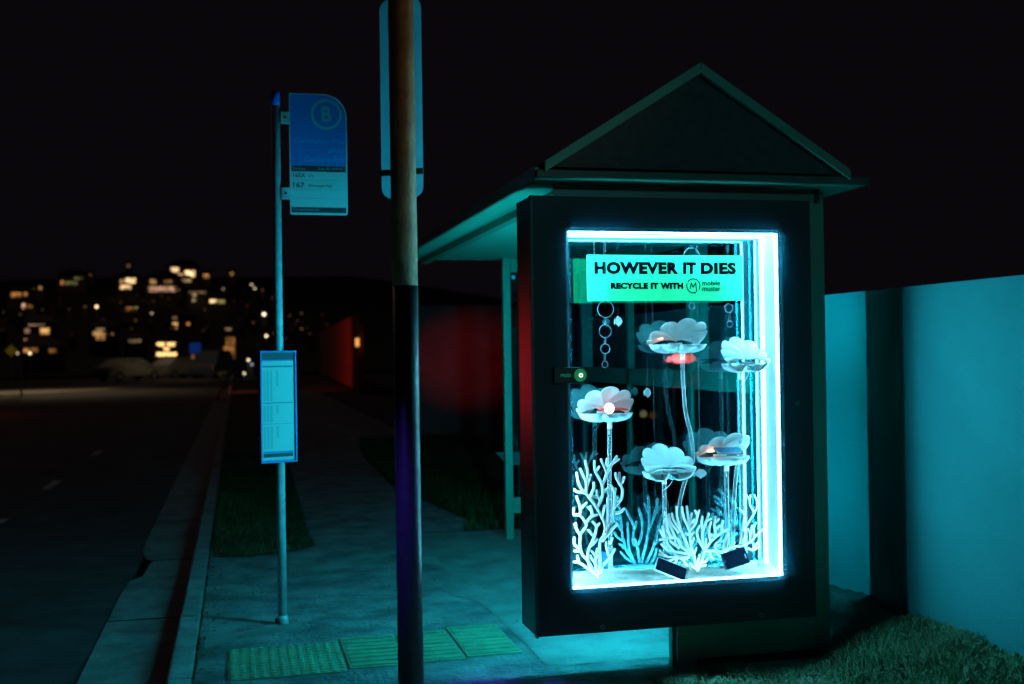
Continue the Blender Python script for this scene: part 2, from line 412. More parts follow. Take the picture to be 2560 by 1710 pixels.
# leaf litter and grit on the path
lb = MB(); rl_ = random.Random(4)
for k in range(420):
    if k < 150: x, y = rl_.gauss(2.62, .12), rl_.uniform(4.9, 8.5)
    elif k < 260: x, y = rl_.uniform(-.19, -.10), rl_.uniform(4.9, 9)
    else: x, y = rl_.uniform(-.1, 2.5), rl_.uniform(4.9, 9.0)
    s_ = rl_.uniform(.004, .013) if k < 260 else rl_.uniform(.003, .010); a = rl_.uniform(0, 6.28); c_ = Vector((x, y, .0075+rl_.uniform(0, .006)))
    u = Vector((math.cos(a), math.sin(a), rl_.uniform(-.25, .25)))*s_*1.8; v = Vector((-math.sin(a), math.cos(a), rl_.uniform(-.3, .3)))*s_*.8
    lb.quad(c_-u, c_-v, c_+u, c_+v)
tag(lb.build("leaf_litter", mat("dry_leaves", (.16, .13, .07), .8, noise_amt=.6, noise_scale=9)), "scattered dry leaves and grit on the footpath", "litter", kind="stuff")

# ================================================================ tactile tiles
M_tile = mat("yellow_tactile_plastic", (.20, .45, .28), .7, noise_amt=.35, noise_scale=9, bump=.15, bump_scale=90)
def tile(x0, x1, y0, y1, dots, label):
    o0 = ((x0+x1)/2, (y0+y1)/2, .0); b = MB(); b.box(x0+.004, x1-.004, y0, y1, .001, .008)
    if dots:
        nxx, nyy = int(round((x1-x0)/.045)), int(round((y1-y0)/.045))
        for i in range(nxx):
            for j in range(nyy):
                b.ball((x0+(i+.5)*(x1-x0)/nxx, y0+(j+.5)*(y1-y0)/nyy, .0075), .0155, 10, 4, .42, True)
    else:
        n = 8
        for j in range(n):
            yc = y0+(j+.5)*(y1-y0)/n; b.box(x0+.016, x1-.016, yc-.018, yc+.018, .0078, .0135)
    tag(b.build("tactile_tile", M_tile, origin=o0, bevel=0 if dots else .003), label, "tactile tile", "yellow tactile paving tiles")
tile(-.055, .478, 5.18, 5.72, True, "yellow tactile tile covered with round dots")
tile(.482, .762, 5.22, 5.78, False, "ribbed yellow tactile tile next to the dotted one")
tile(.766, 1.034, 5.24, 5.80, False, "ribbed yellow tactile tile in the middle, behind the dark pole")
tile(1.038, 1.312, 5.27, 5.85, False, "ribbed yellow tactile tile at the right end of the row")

# ================================================================ near pole with its plate
POLE = Vector((.615, 4.2, 0))
np_ = thing("street_pole", (.615, 4.2, 0), "thick out of focus pole, warm lamplight painted on above and black below, in front of the footpath", "pole")
lean = Vector((.0135/2.6, 0, -1))
def pp(z): return Vector((.6135+(1.44-z)*.0020, 4.2, z))
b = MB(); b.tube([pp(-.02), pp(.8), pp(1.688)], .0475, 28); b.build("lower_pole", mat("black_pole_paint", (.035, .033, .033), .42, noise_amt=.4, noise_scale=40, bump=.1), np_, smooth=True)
b = MB(); b.tube([pp(1.688), pp(2.6), pp(4.6)], .0478, 28); b.build("upper_pole", mat("warm_lit_pole_tone", (.50, .33, .15), .55, color2=(.34, .21, .09), noise_scale=16, bump=.2), np_, smooth=True)  # ochre puts the warm lamplight on the pole top into its colour
# plate fixed behind the pole, turned towards the lit case
pl = Matrix.Translation((.6215, 4.29, 0)) @ Matrix.Rotation(R(-28), 4, 'Z')
out = rrect(-.084, .084, 2.025, 2.79, 0, .045, 6)
b = MB(); b.prism([pl @ p for p in out], pl.to_3x3() @ Vector((0, .004, 0)))
npl = thing("pole_sign", (.615, 4.262, 2.035), "narrow tall sign plate strapped to the thick near pole", "sign")
mp = mat("translucent_sign_plastic", (.5, .6, .65), .45)
n_ = mp.node_tree; pr_ = n_.nodes["Principled BSDF"]; tl_ = n_.nodes.new("ShaderNodeBsdfTranslucent"); tl_.inputs[0].default_value = (.10, .75, .92, 1); mx_ = n_.nodes.new("ShaderNodeMixShader"); mx_.inputs[0].default_value = .7
ou_ = [q for q in n_.nodes if q.type == 'OUTPUT_MATERIAL'][0]; n_.links.new(pr_.outputs[0], mx_.inputs[1]); n_.links.new(tl_.outputs[0], mx_.inputs[2]); n_.links.new(mx_.outputs[0], ou_.inputs[0])
b.v = b.v; pq = MB(); pq.poly([pl @ p for p in out]); pq.build("plate", mp, npl)
for z in (2.125,):
    b = MB(); b.box(-.086, .086, -.012, .0-.001, z-.011, z+.011, M=pl); b.build("strap", mat("dark_strap", (.03, .025, .02), .5), npl)

# ================================================================ bus stop sign
bs = thing("bus_stop_sign", (.222, 6.2, 0), "bus stop pole with blue and white flag marked B beside the kerb", "bus stop sign")
def q2(z): return Vector((.2225-(z-1.44)*.0015+.0, 6.2, z))
b = MB(); b.tube([q2(0), q2(1.4), q2(2.77)], .0235, 20); b.build("pole", M_steel, bs, smooth=True)
b = MB(); b.tube([q2(2.77), q2(2.848)], .0238, 20); b.build("pole_cap", mat("blue_cap", (.03, .16, .75), .4), bs, smooth=True)
b = MB(); b.tube([q2(.001), q2(.05)], [.031, .0305], 20); b.build("pole_foot", M_steel, bs, smooth=True)
b = MB(); b.box(.185, .200, 6.19, 6.21, .012, .035); b.build("foot_bolt", M_black, bs)
M_blue = mat("blue_sign_face", (.014, .17, .55), .45); M_wsign = mat("white_sign_face", (.50, .58, .60), .4)
M_mark = mat("grey_green_print", (.12, .42, .46), .5); M_ink = mat("dark_print", (.02, .035, .05), .5)
M_tint = mat("pale_blue_print", (.03, .30, .66), .5)
fx0, fx1, fz0, fz1 = .290, .597, 2.186, 2.838
b = MB(); b.prism(rrect(fx0, fx1, fz0, fz1, 6.176, .012, 8, (.012, .125, .014, .014)), (0, .006, 0)); fl = b.build("flag", M_wsign, bs)
b = MB(); b.prism(rrect(fx0+.006, fx1-.007, 2.452, fz1-.006, 6.1745, .01, 8, (.01, .121, .0005, .0005)), (0, .001, 0)); b.build("blue_field", M_blue, fl)
for z0, z1 in ((2.418, 2.450), (2.198, 2.226)):
    b = MB(); b.box(fx0+.009, fx1-.010, 6.1742, 6.1752, z0, z1); b.build("dark_band", M_ink, fl)
for z in (2.372, 2.322, 2.275):
    b = MB(); b.box(fx0+.012, fx1-.012, 6.1744, 6.1752, z-.0008, z+.0008); b.build("ruled_line", mat("thin_line", (.2, .35, .4), .5), fl)
rc = Vector((.487, 6.1738, 2.728)); b = MB(); n = 48
for k in range(n):
    a0, a1 = 2*math.pi*k/n, 2*math.pi*(k+1)/n; r0, r1 = .068, .083
    b.quad(*[rc+Vector((r*math.cos(a), 0, r*math.sin(a))) for r, a in ((r0, a0), (r1, a0), (r1, a1), (r0, a1))])
b.build("ring_logo", M_mark, fl)
text_mesh("letter", "B", .462, .514, 2.688, 2.772, 6.1738, M_mark, fl, bold=.03)
text_mesh("lettering", "Carrington Pde", .312, .582, 2.563, 2.597, 6.1738, M_tint, fl, bold=.005)
text_mesh("lettering", "after", .495, .582, 2.522, 2.550, 6.1738, M_tint, fl, bold=.005)
text_mesh("lettering", "Gardere Ave", .366, .582, 2.470, 2.506, 6.1738, M_tint, fl, bold=.005)
text_mesh("lettering", "Services", .306, .372, 2.426, 2.442, 6.1736, M_mark, fl)
text_mesh("lettering", "Stop ID 209632", .440, .572, 2.426, 2.442, 6.1736, M_mark, fl)
text_mesh("lettering", "165X", .308, .372, 2.386, 2.409, 6.1738, M_ink, fl, bold=.01)
text_mesh("lettering", "City", .388, .417, 2.384, 2.405, 6.1738, M_ink, fl)
text_mesh("lettering", "167", .308, .366, 2.331, 2.359, 6.1738, M_ink, fl, bold=.01)
text_mesh("lettering", "Warringah Mall", .388, .512, 2.330, 2.350, 6.1738, M_ink, fl)
text_mesh("lettering", "transportnsw.info", .306, .445, 2.203, 2.222, 6.1736, M_mark, fl)
for z in (2.705, 2.300):
    b = MB(); b.box(.245, .294, 6.172, 6.205, z-.032, z+.032); br = b.build("bracket", M_steel, bs, bevel=.003)
    b = MB(); b.tube([(.268, 6.168, z), (.268, 6.1725, z)], .007, 12); b.build("bolt", M_ink, br)
# timetable case
tt = thing("timetable_case", (.2225, 6.15, .869), "slim lit blue timetable case fixed to the bus stop pole", "timetable")
tm = Matrix.Translation((.2125, 6.150, 0)) @ Matrix.Rotation(R(17), 4, 'Z')
M_tframe = mat("blue_case_frame", (.02, .20, .55), .35)
hw = .0985
def tb(x0, x1, y0, y1, z0, z1, name, m, parent, bev=0):
    b = MB(); b.box(x0, x1, y0, y1, z0, z1, M=tm); return b.build(name, m, parent, bevel=bev)
tb(-hw, hw, -.004, .022, .869, 1.459, "back_box", M_tframe, tt)
for a in ((-hw, -hw+.007, .869, 1.459), (hw-.008, hw, .869, 1.459), (-hw+.007, hw-.008, .869, .878), (-hw+.007, hw-.008, 1.451, 1.459)):
    tb(a[0], a[1], -.016, -.0045, a[2], a[3], "frame_edge", M_tframe, tt)
tb(-hw+.008, hw-.013, -.0075, -.0045, .882, 1.405, "paper", mat("timetable_paper", (.42, .52, .52), .6), tt)
tb(-hw+.008, hw-.009, -.0085, -.0045, 1.412, 1.449, "header", M_ink, tt)
tb(-hw+.012, hw-.02, -.0082, -.0078, 1.372, 1.381, "header_line", mat("mid_print", (.06, .2, .24), .6), tt)
tb(-hw+.012, hw-.02, -.0082, -.0078, 1.183, 1.186, "header_line", M_ink, tt)
tb(-hw+.012, hw-.02, -.0082, -.0078, 1.073, 1.075, "header_line", MATS["mid_print"], tt)
tb(-hw+.014, hw-.02, -.0082, -.0078, .898, .918, "footer_band", M_ink, tt)
tb(-hw+.014, hw-.02, -.0084, -.0080, .919, .929, "footer_band", mat("blue_band", (.02, .2, .5), .5), tt)
for (z0_, z1_) in ((1.20, 1.355), (1.085, 1.17), (.945, 1.06)):
    b = MB()
    for c in range(5):
        z0, z1 = z0_, z1_
        if c == 3: continue
        if c == 4: z0 = z1-(z1-z0)*.5
        x = -hw+.016+c*.0185+(-.004 if c == 4 else 0); zz = z1
        while zz > z0: b.box(x, x+.013, -.0081, -.0077, zz-.0032, zz, M=tm); zz -= .0062
    b.build("figure_block", mat("figure_print", (.14, .30, .34), .6), tt)

# ================================================================ display case
DX0, DX1, DZ0, DZ1 = 1.216, 2.488, .245, 2.090      # door outline
WX0, WX1, WZ0, WZ1 = 1.369, 2.335, .432, 1.944      # window
YF, YB = 4.600, 4.832
dc = thing("display_case", ((DX0+DX1)/2, 4.72, DZ0), "black framed glazed display case glowing cyan on the end of the bus shelter", "display case")
def ring_box(x0, x1, z0, z1, ix0, ix1, iz0, iz1, y0, y1):
    b = MB(); b.box(x0, ix0, y0, y1, z0, z1).box(ix1, x1, y0, y1, z0, z1).box(ix0, ix1, y0, y1, z0, iz0).box(ix0, ix1, y0, y1, iz1, z1); return b
# door leaf: flat frame with a chamfer round the opening
c = .016
o4 = [(DX0, DZ0), (DX1, DZ0), (DX1, DZ1), (DX0, DZ1)]
i4 = [(WX0-c, WZ0-c), (WX1+c, WZ0-c), (WX1+c, WZ1+c), (WX0-c, WZ1+c)]
j4 = [(WX0, WZ0), (WX1, WZ0), (WX1, WZ1), (WX0, WZ1)]
b = MB()
for k in range(4):
    l = (k+1) % 4
    for A, ya, B, yb in ((o4, YF, i4, YF), (i4, YF, j4, YF+.010), (j4, YF+.010, j4, YF+.022), (o4, YF+.022, o4, YF), (j4, YF+.022, o4, YF+.022)):
        b.quad((A[k][0], ya, A[k][1]), (A[l][0], ya, A[l][1]), (B[l][0], yb, B[l][1]), (B[k][0], yb, B[k][1]))
door = b.build("door_frame", M_black, dc)
b = MB(); b.box(1.2035, 1.2145, YF+.001, YF+.026, DZ0-.006, DZ1+.002); b.build("edge_trim", M_greend, dc)
b = MB(); b.box(WX0-.0165, WX0-.0125, YF-.0015, YF-.0002, WZ0-.01, WZ1+.004); b.build("seal", M_greend, door)
for (px, py) in ((1507, 1568), (1904, 1538), (1994, 1009)):
    p = PY(px, py, YF-.001); r_ = .0085 if py > 1200 else .007
    b = MB(); ring = [p+Vector((r_*math.cos(a), 0, r_*math.sin(a))) for a in [2*math.pi*k/20 for k in range(20)]]
    b.tube(ring, .0013, 6, closed=True); b.build("screw", mat("worn_screw", (.25, .28, .28), .4, .6), door)
b = ring_box(1.2045, DX1-.002, DZ0+.002, DZ1-.002, WX0-.012, WX1+.012, WZ0-.012, WZ1+.012, YF+.026, YB-.004); b.build("body", M_side, dc)
b = ring_box(1.2045, DX1-.002, DZ0+.002, DZ1-.002, WX0, WX1, WZ0, WZ1, YB-.003, YB+.014); b.build("rear_frame", M_black, dc)
# white inner lining, four sides
ly0, ly1 = YF+.024, YB-.004
for nm, a in (("lining", (WX0-.010, WX0-.001, ly0, ly1, WZ0-.009, WZ1+.009)), ("lining", (WX1+.001, WX1+.010, ly0, ly1, WZ0-.009, WZ1+.009)),
              ("lining", (WX0, WX1, ly0, ly1, WZ0-.010, WZ0-.001)), ("lining", (WX0, WX1, ly0, ly1, WZ1+.001, WZ1+.010))):
    b = MB(); b.box(*a); b.build(nm, M_liner, dc)
# light strips just inside the door and along the back edge
for y0, y1 in ((YF+.025, YF+.036), (4.768, 4.782)):
    t = .004
    for a in ((WX0-.0005, WX0+t, WZ0+.006, WZ1-.006), (WX1-t, WX1+.0005, WZ0+.006, WZ1-.006), (WX0+.006, WX1-.006, WZ1-t, WZ1+.0005), (WX0+.006, WX1-.006, WZ0-.0005, WZ0+t)):
        b = MB(); b.box(a[0], a[1], y0, y1, a[2], a[3]); b.build("light_strip", M_led, dc)
b = MB(); b.quad((WX0, YF+.012, WZ0), (WX1, YF+.012, WZ0), (WX1, YF+.012, WZ1), (WX0, YF+.012, WZ1)); b.build("front_glass", glassmat("front_glass", 1.22, (.62, .50, .56)), dc)
b = MB(); b.quad((WX0, 4.805, WZ0), (WX1, 4.805, WZ0), (WX1, 4.805, WZ1), (WX0, 4.805, WZ1)); b.build("back_glass", glassmat("half_mirror_glass", .21, (.15, .86, .98), 0, True, (.35, .95, 1)), dc)
b = MB(); b.quad((WX0, YB+.004, WZ0), (WX1, YB+.004, WZ0), (WX1, YB+.004, WZ1), (WX0, YB+.004, WZ1)); b.build("rear_glass", glassmat("rear_glass", .06, (.9, 1, 1), 0, True, (.35, .95, 1)), dc)
b = MB(); b.box(DX0+.012, DX1-.012, YF-.0125, YF-.0095, DZ0+.012, DZ1-.012)
m = bpy.data.materials.new("bloom_ring_sheet"); m.use_nodes = True; n = m.node_tree; n.nodes.clear()  # added ring that imitates lens bloom round the window by scattering light
o_ = n.nodes.new("ShaderNodeOutputMaterial"); mx = n.nodes.new("ShaderNodeMixShader"); tr = n.nodes.new("ShaderNodeBsdfTransparent"); tl = n.nodes.new("ShaderNodeBsdfTranslucent")
tl.inputs[0].default_value = (.10, .62, 1, 1); mx.inputs[0].default_value = .045
n.links.new(tr.outputs[0], mx.inputs[1]); n.links.new(tl.outputs[0], mx.inputs[2]); n.links.new(mx.outputs[0], o_.inputs[0])
b.v = b.v[:]; q_ = MB(); g_ = .003; ia = [(WX0+g_, WZ0+g_), (WX1-g_, WZ0+g_), (WX1-g_, WZ1-g_), (WX0+g_, WZ1-g_)]; oa = [(DX0+.012, DZ0+.012), (DX1-.012, DZ0+.012), (DX1-.012, DZ1-.012), (DX0+.012, DZ1-.012)]
for k in range(4):
    l = (k+1) % 4; q_.quad(*[(p[0], YF-.011, p[1]) for p in (oa[k], oa[l], ia[l], ia[k])])
q_.build("bloom_ring", m, dc)
# push button
pb = thing("push_button", (1.39, YF, 1.335), "round green push button labelled PRESS on the case door edge", "button")
c0 = PY(1451, 938, 4.575); zc = c0.z
b = MB(); out = [Vector((1.290, 4.576, zc-.033))]+[Vector((c0.x+.033*math.sin(a), 4.576, zc-.033*math.cos(a))) for a in [math.pi*k/14 for k in range(15)]]+[Vector((1.290, 4.576, zc+.033))]
b.prism(out, (0, YF-.0012-4.576, 0)); b.build("housing", mat("gloss_black", (.006, .006, .007), .35), pb, bevel=.002)
b = MB(); b.tube([(c0.x-.001, 4.5755, zc), (c0.x-.001, 4.569, zc)], .0265, 28); gb = b.build("button_face", mat("green_button", (.02, .30, .10), .4, emit=(.02, .30, .10), emit_s=.42), pb, smooth=False)
cc = Vector((c0.x+.0005, 4.5680, zc)); b = MB(); b.tube([cc+Vector((.0068*math.cos(a), 0, .0068*math.sin(a))) for a in [2*math.pi*k/24 for k in range(24)]], .0020, 8, closed=True)
b.build("lit_ring", emat("lit_ring", (.75, 1, .8), 2.2), gb)
text_mesh("lettering", "PRESS", 1.317, 1.363, zc-.0068, zc+.0068, 4.5750, mat("dim_green_print", (.03, .35, .20), .5, emit=(.02, .32, .18), emit_s=.25), pb, bold=.03)

# fabric floor of the case
fm = MB(); nx, ny = 120, 30; G = {}
for i in range(nx+1):
    for j in range(ny+1):
        x = WX0+.004+(WX1-WX0-.008)*i/nx; u = j/ny; y = YF+.040+(4.800-YF-.040)*u
        z = WZ0+.006+.030*u**.8+.010*noise.noise(Vector((x*6, y*5, 0)))*u+.006*noise.noise(Vector((x*14+y*20, y*9, 2)))*min(1, u*4)+.0022*noise.noise(Vector((x*60, y*60, 2)))
        G[i, j] = len(fm.v); fm.v.append(Vector((x, y, max(z, WZ0+.005))))
for i in range(nx):
    for j in range(ny): fm.f.append((G[i, j], G[i+1, j], G[i+1, j+1], G[i, j+1]))
tag(fm.build("sand_cloth", mat("sand_cloth_fabric", (.62, .42, .36), .9, noise_amt=.3, noise_scale=50, bump=.5, bump_scale=260), origin=(1.85, 4.7, WZ0), smooth=True), "crumpled sand coloured cloth on the floor of the display case", "cloth")

# hanging banner
M_string = acrylic("nylon_line", (.25, .4, .45), .08, .3)
ba = thing("banner", (1.842, 4.700, 1.652), "turquoise hanging banner reading HOWEVER IT DIES inside the case", "banner")
bx0, bx1, bz0, bz1 = 1.479, 2.206, 1.652, 1.852
b = MB(); b.box(bx0, bx1, 4.700, 4.704, bz0, bz1)
M_ban = bpy.data.materials.new("banner_print"); M_ban.use_nodes = True
b_ = M_ban.node_tree.nodes["Principled BSDF"]; b_.inputs["Base Color"].default_value = (.03, .48, .17, 1); b_.inputs["Roughness"].default_value = .7; b_.inputs["Specular IOR Level"].default_value = .2
b.build("panel", M_ban, ba)
M_navy = mat("navy_print", (.0003, .0012, .006), .95, spec=.0)
def bt(s, px0, px1, py0, py1, bold, m=M_navy, sp=1.0):
    p0 = PY(px0, py1, 4.699); p1 = PY(px1, py0, 4.699)
    text_mesh("lettering", s, p0.x, p1.x, p0.z, p1.z, 4.6988, m, ba, bold=bold, spacing=sp)
bt("HOWEVER", 1486, 1696, 655, 685, .062, sp=1.10)
bt("IT", 1708, 1740, 655.5, 685, .062, sp=1.10)
bt("DIES", 1752, 1840, 656, 685.5, .062, sp=1.10)
bt("RECYCLE", 1527, 1620, 706.5, 722.5, .06, sp=1.06)
bt("IT", 1627, 1646, 706.5, 722.5, .06, sp=1.06)
bt("WITH", 1651, 1708, 706.5, 722.5, .06, sp=1.06)
bt("mobile", 1756, 1800, 701, 714, .012)
bt("muster", 1756, 1802, 716.5, 728, .012)
lc = PY(1733.5, 714.5, 4.6988); r_ = .031
b = MB()
def arc(a0, a1, r=r_, wd=.0042, n=24):
    for k in range(n):
        A, B = R(a0+(a1-a0)*k/n), R(a0+(a1-a0)*(k+1)/n)
        b.quad(*[lc+Vector((q*math.cos(t), 0, q*math.sin(t))) for q, t in ((r-wd/2, A), (r+wd/2, A), (r+wd/2, B), (r-wd/2, B))])
arc(-35, 150); arc(158, 282)
b.poly([lc+Vector((r_*math.cos(R(296)), 0, r_*math.sin(R(296)))), lc+Vector((r_*.86*math.cos(R(276)), 0, r_*.80*math.sin(R(276)))), lc+Vector((r_*1.2*math.cos(R(279)), 0, r_*1.2*math.sin(R(279))))])
def stroke(p, q, wd=.0048):
    p = Vector((p[0], 0, p[1])); q = Vector((q[0], 0, q[1])); d = (q-p).normalized(); s = Vector((-d.z, 0, d.x))*wd/2
    b.quad(lc+p-s, lc+p+s, lc+q+s, lc+q-s)
for k, (p, q) in enumerate((((-.016, -.014), (-.010, .014)), ((-.010, .014), (-.001, -.007)), ((-.001, -.007), (.011, .015)), ((.011, .015), (.015, -.027)))): 
    stroke(p, q)
for v in b.v[:]: pass
b.build("round_logo", M_navy, ba)
for px in (1486, 1837):
    p = PY(px, 645, 4.6985); b = MB(); b.tube([p, p+Vector((0, -.0008, 0))], .0022, 10); b.build("eyelet", M_navy, ba)
    b = MB(); b.tube([(p.x, 4.702, bz1-.008), (p.x, 4.702, WZ1)], .0011, 6); b.build("cord", M_string, ba)

# ---- strings of rings (bubble chains)
def chain(rings, top, label, Y):
    pxs = PY(rings[0][0], rings[0][1], Y)
    t = thing("bubble_chain", (pxs.x, Y, PY(rings[-1][0], rings[-1][1], Y).z), label, "hanging rings", "chains of clear rings hanging in the case")
    M_r = mat("ring_edge", (.10, .15, .17), .3)
    prev = top
    for k, (x, y, r) in enumerate(rings):
        cpt = PY(x, y, Y); rr = r/FPX*4.88
        b = MB(); b.tube([cpt+Vector((rr*math.cos(a), 0, rr*math.sin(a))) for a in [2*math.pi*i/32 for i in range(32)]], .0010, 6, closed=True)
        b.build("ring", M_r, t)
        b = MB(); zt = PY(x, prev, Y).z; zb = cpt.z+rr
        for s in (-.0032, .0032): b.tube([(cpt.x+s, Y+.001, zb), (cpt.x+s, Y+.001, zt)], .0007, 5)
        b.build("link", M_string if k == 0 else M_r, t)
        prev = y+r
    return t
chain([(1514, 773, 21), (1513, 828, 16), (1513, 872, 12), (1512.5, 911, 8)], 597, "longest string of four clear rings on the left of the case", 4.69)
chain([(1729, 641, 22), (1729, 765, 8)], 597, "clear rings hanging partly hidden by the banner beside its logo", 4.715)
chain([(1822, 770, 11.5), (1824.5, 810, 8)], 597, "two small clear rings hanging below the right end of the banner", 4.715)
for k, (px, y1, lb) in enumerate(((1628, 1335, "long nylon line hanging left of the tallest clam"), (1741, 1180, "nylon line hanging right of the tallest clam"))):
    p0 = PY(px, 598, 4.74); p1 = PY(px+8, y1, 4.74)
    b = MB(); b.tube([(p0.x, 4.74, p0.z), (p0.x, 4.74, p1.z)], .0006, 5)
    tag(b.build("nylon_line", M_string, origin=(p0.x, 4.74, p1.z)), lb, "line", "nylon lines hanging in the case")

# ---- fish cut from sheet
def fish(px, py, w, h, face, label, Y=4.72, hang=True):
    base = [(-.50, .05), (-.42, .30), (-.36, .12), (-.22, .34), (-.05, .50), (.05, .42), (.22, .40), (.40, .22), (.50, .0), (.42, -.20), (.25, -.36), (.12, -.38), (.10, -.5), (-.02, -.50), (-.06, -.38), (-.24, -.30), (-.34, -.10), (-.44, -.34), (-.50, -.28)]
    cpt = PY(px, py, Y); W = w/FPX*4.9; H = h/FPX*4.9
    t = thing("fish_cutout", tuple(cpt), label, "fish", "fish cut from white sheet hanging in the case")
    b = MB(); b.prism([cpt+Vector((x*W*face, 0, z*H)) for x, z in base], (0, .004, 0)); b.build("body", M_shell, t, bevel=.001)
    if hang:
        zt = PY(px, 598, Y).z; b = MB(); b.tube([cpt+Vector((0, .002, .45*H)), (cpt.x, Y+.002, zt)], .0006, 5); b.build("line", M_string, t)
    return t
f1 = fish(1546, 803, 22, 27, 1, "small white cut-out fish high up beside the longest ring chain")
f2 = fish(1619, 982, 20, 26, 1, "small white cut-out fish floating above the left coral")
f3 = fish(1751, 1184, 37, 25, 1, "largest white cut-out fish, beside the bent acrylic stem", 4.71)
e = PY(1759, 1180, 4.7085); b = MB(); b.tube([e, e+Vector((0, -.0008, 0))], .0012, 8); b.build("eye", M_ink, f3)

# ---- clams
def clam(cx, cz, Yh, W, face, open_deg, label, stem, tiltz=0.0, L0=.132):
    """hinge at (cx, Yh, cz); face=-1 opens towards the street side, +1 away; W half width"""
    t = thing("clam_lamp", (cx, Yh, WZ0+.02), label, "clam ornament", "white clam shells on clear stems in the case")
    H = Vector((cx, Yh, cz))
    def pos(u, v, w_):  # local -> world
        a = R(tiltz); u, v = u*math.cos(a)-v*math.sin(a), u*math.sin(a)+v*math.cos(a)
        return H+Vector((u*1.0, v*face, w_))
    nl = 7; span = R(206); nph = nl*10; ntt = 14
    def surf(upper):
        L = .160 if upper else L0
        b = MB(); G = {}
        for i in range(nph+1):
            sx_ = -1+2*i/nph; ph = span/2*math.sin(sx_*1.2)/math.sin(1.2)
            lob = abs(math.sin(math.pi*nl*i/nph))
            base = .83+.17*math.cos(ph*.85)
            rr = L*base*(.895+.105*lob**.5)
            for j in range(ntt+1):
                tt = j/ntt
                u = rr*tt*math.sin(ph)*(W/(L*.90))*(1.07 if upper else 1.0); v = rr*tt*math.cos(ph)+.012
                prof = math.sin(math.pi*min(1, tt**.75))
                wv = (.016*prof + .0105*lob*tt) if upper else (.036*math.sin(math.pi*.5*(1-tt)**.6)*min(1, tt*3.2)+.014*lob*tt*(1-tt)**.25*1.0)
                if upper:
                    th = R(open_deg); v2 = v*math.cos(th)-wv*math.sin(th); w2 = v*math.sin(th)+wv*math.cos(th)
                else: v2, w2 = v, -wv
                G[i, j] = len(b.v); b.v.append(pos(u, v2, w2+(.004 if upper else -.002)))
        for i in range(nph):
            for j in range(ntt): b.f.append((G[i, j], G[i+1, j], G[i+1, j+1], G[i, j+1]))
        return b
    lm = MB(); pl_ = []
    for i in range(nph+1):
        sx_ = -1+2*i/nph; ph = span/2*math.sin(sx_*1.2)/math.sin(1.2); rr = L0*(.83+.17*math.cos(ph*.85))*.93
        pl_.append(pos(rr*math.sin(ph)*(W/(L0*.90)), rr*math.cos(ph)+.012, -.0065))
    lm.poly(pl_); lm.build("inner_floor", M_shell, t)
    surf(True).build("upper_shell", M_shell, t, smooth=True, solid=.0028)
    surf(False).build("lower_shell", M_shell, t, smooth=True, solid=.0028)
    b = MB(); b.tube([pos(-.032, .004, .001), pos(.032, .004, .001)], .0055, 10); hg = b.build("hinge", M_shell, t)
    b = MB()
    p = pos(.020, .006, -.022); b.box(p.x-.017, p.x+.017, p.y-.010, p.y+.010, p.z-.010, p.z+.010); b.build("servo_box", M_clearc, t, bevel=.002)
    # stem
    top = Vector(stem[0])
    b = MB(); b.tube([top+Vector((0, 0, .012)), top-Vector((0, 0, .034))], .0105, 16); b.build("collar", M_coral, t, smooth=True)
    b = MB(); b.tube(smooth_path(stem), .0085, 14); b.build("stem", M_clear, t, smooth=True)
    b = MB(); a = p; d = top-Vector((0, 0, .06)); b.tube(smooth_path([a, (a*.5+d*.5)+Vector((0, -.004, -.008)), d]), .0013, 6); b.build("wire", M_shell, t)
    return t, H, pos


def smooth_path(P, n=8):
    P = [Vector(p) for p in P]
    if len(P) < 3: return P
    out = []
    for i in range(len(P)-1):
        p0 = P[max(i-1, 0)]; p1 = P[i]; p2 = P[i+1]; p3 = P[min(i+2, len(P)-1)]
        for k in range(n):
            t = k/n
            out.append(.5*((2*p1)+(p2-p0)*t+(2*p0-5*p1+4*p2-p3)*t*t+(3*p1-p0-3*p2+p3)*t**3))
    out.append(P[-1]); return out


def st(pts, Y): return [PY(x, y, Y) for x, y in pts]
zf = WZ0+.02
A, HA, pA = clam(PY(1520, 1032, 4.71).x, PY(1520, 1032, 4.71).z, 4.768, .121, -1, 37, "open white clam holding a glowing pearl and red phone, at the left", st(((1524, 1052), (1524, 1240), (1527, 1425)), 4.70), 4)
B, HB, pB = clam(PY(1701, 860, 4.70).x, PY(1701, 860, 4.70).z, 4.765, .134, -1, 35, "highest and widest open white clam on a bent clear stem", st(((1706, 880), (1708, 960), (1714, 1030), (1727, 1085), (1732, 1130), (1729, 1160), (1712, 1205), (1700, 1255), (1698, 1330), (1700, 1425)), 4.70), -5)
Cc, HC, pC = clam(PY(1862, 908, 4.68).x, PY(1862, 908, 4.68).z, 4.650, .105, 1, 38, "open white clam seen from its hinge side, close to the right wall", st(((1850, 930), (1853, 1100), (1858, 1420)), 4.70), 0)
D, HD, pD = clam(PY(1671, 1178, 4.67).x, PY(1671, 1178, 4.67).z, 4.645, .116, 1, 35, "low open white clam seen from its hinge side, above the dense coral", st(((1660, 1190), (1662, 1300), (1664, 1425)), 4.685), 0)
E_, HE, pE = clam(PY(1812, 1141, 4.71).x, PY(1812, 1141, 4.71).z, 4.768, .124, -1, 34, "open white clam with a blue phone in its mouth, above the right coral", st(((1816, 1158), (1818, 1300), (1821, 1425)), 4.70), -8)
# second stem that leans beside the right one
b = MB(); b.tube(smooth_path(st(((1846, 1140), (1838, 1210), (1833, 1300), (1832, 1425)), 4.73)), .0085, 14)
tag(b.build("acrylic_tube", M_clear, origin=tuple(PY(1832, 1425, 4.73)), smooth=True), "short curved clear tube standing between the right clam stems", "tube")
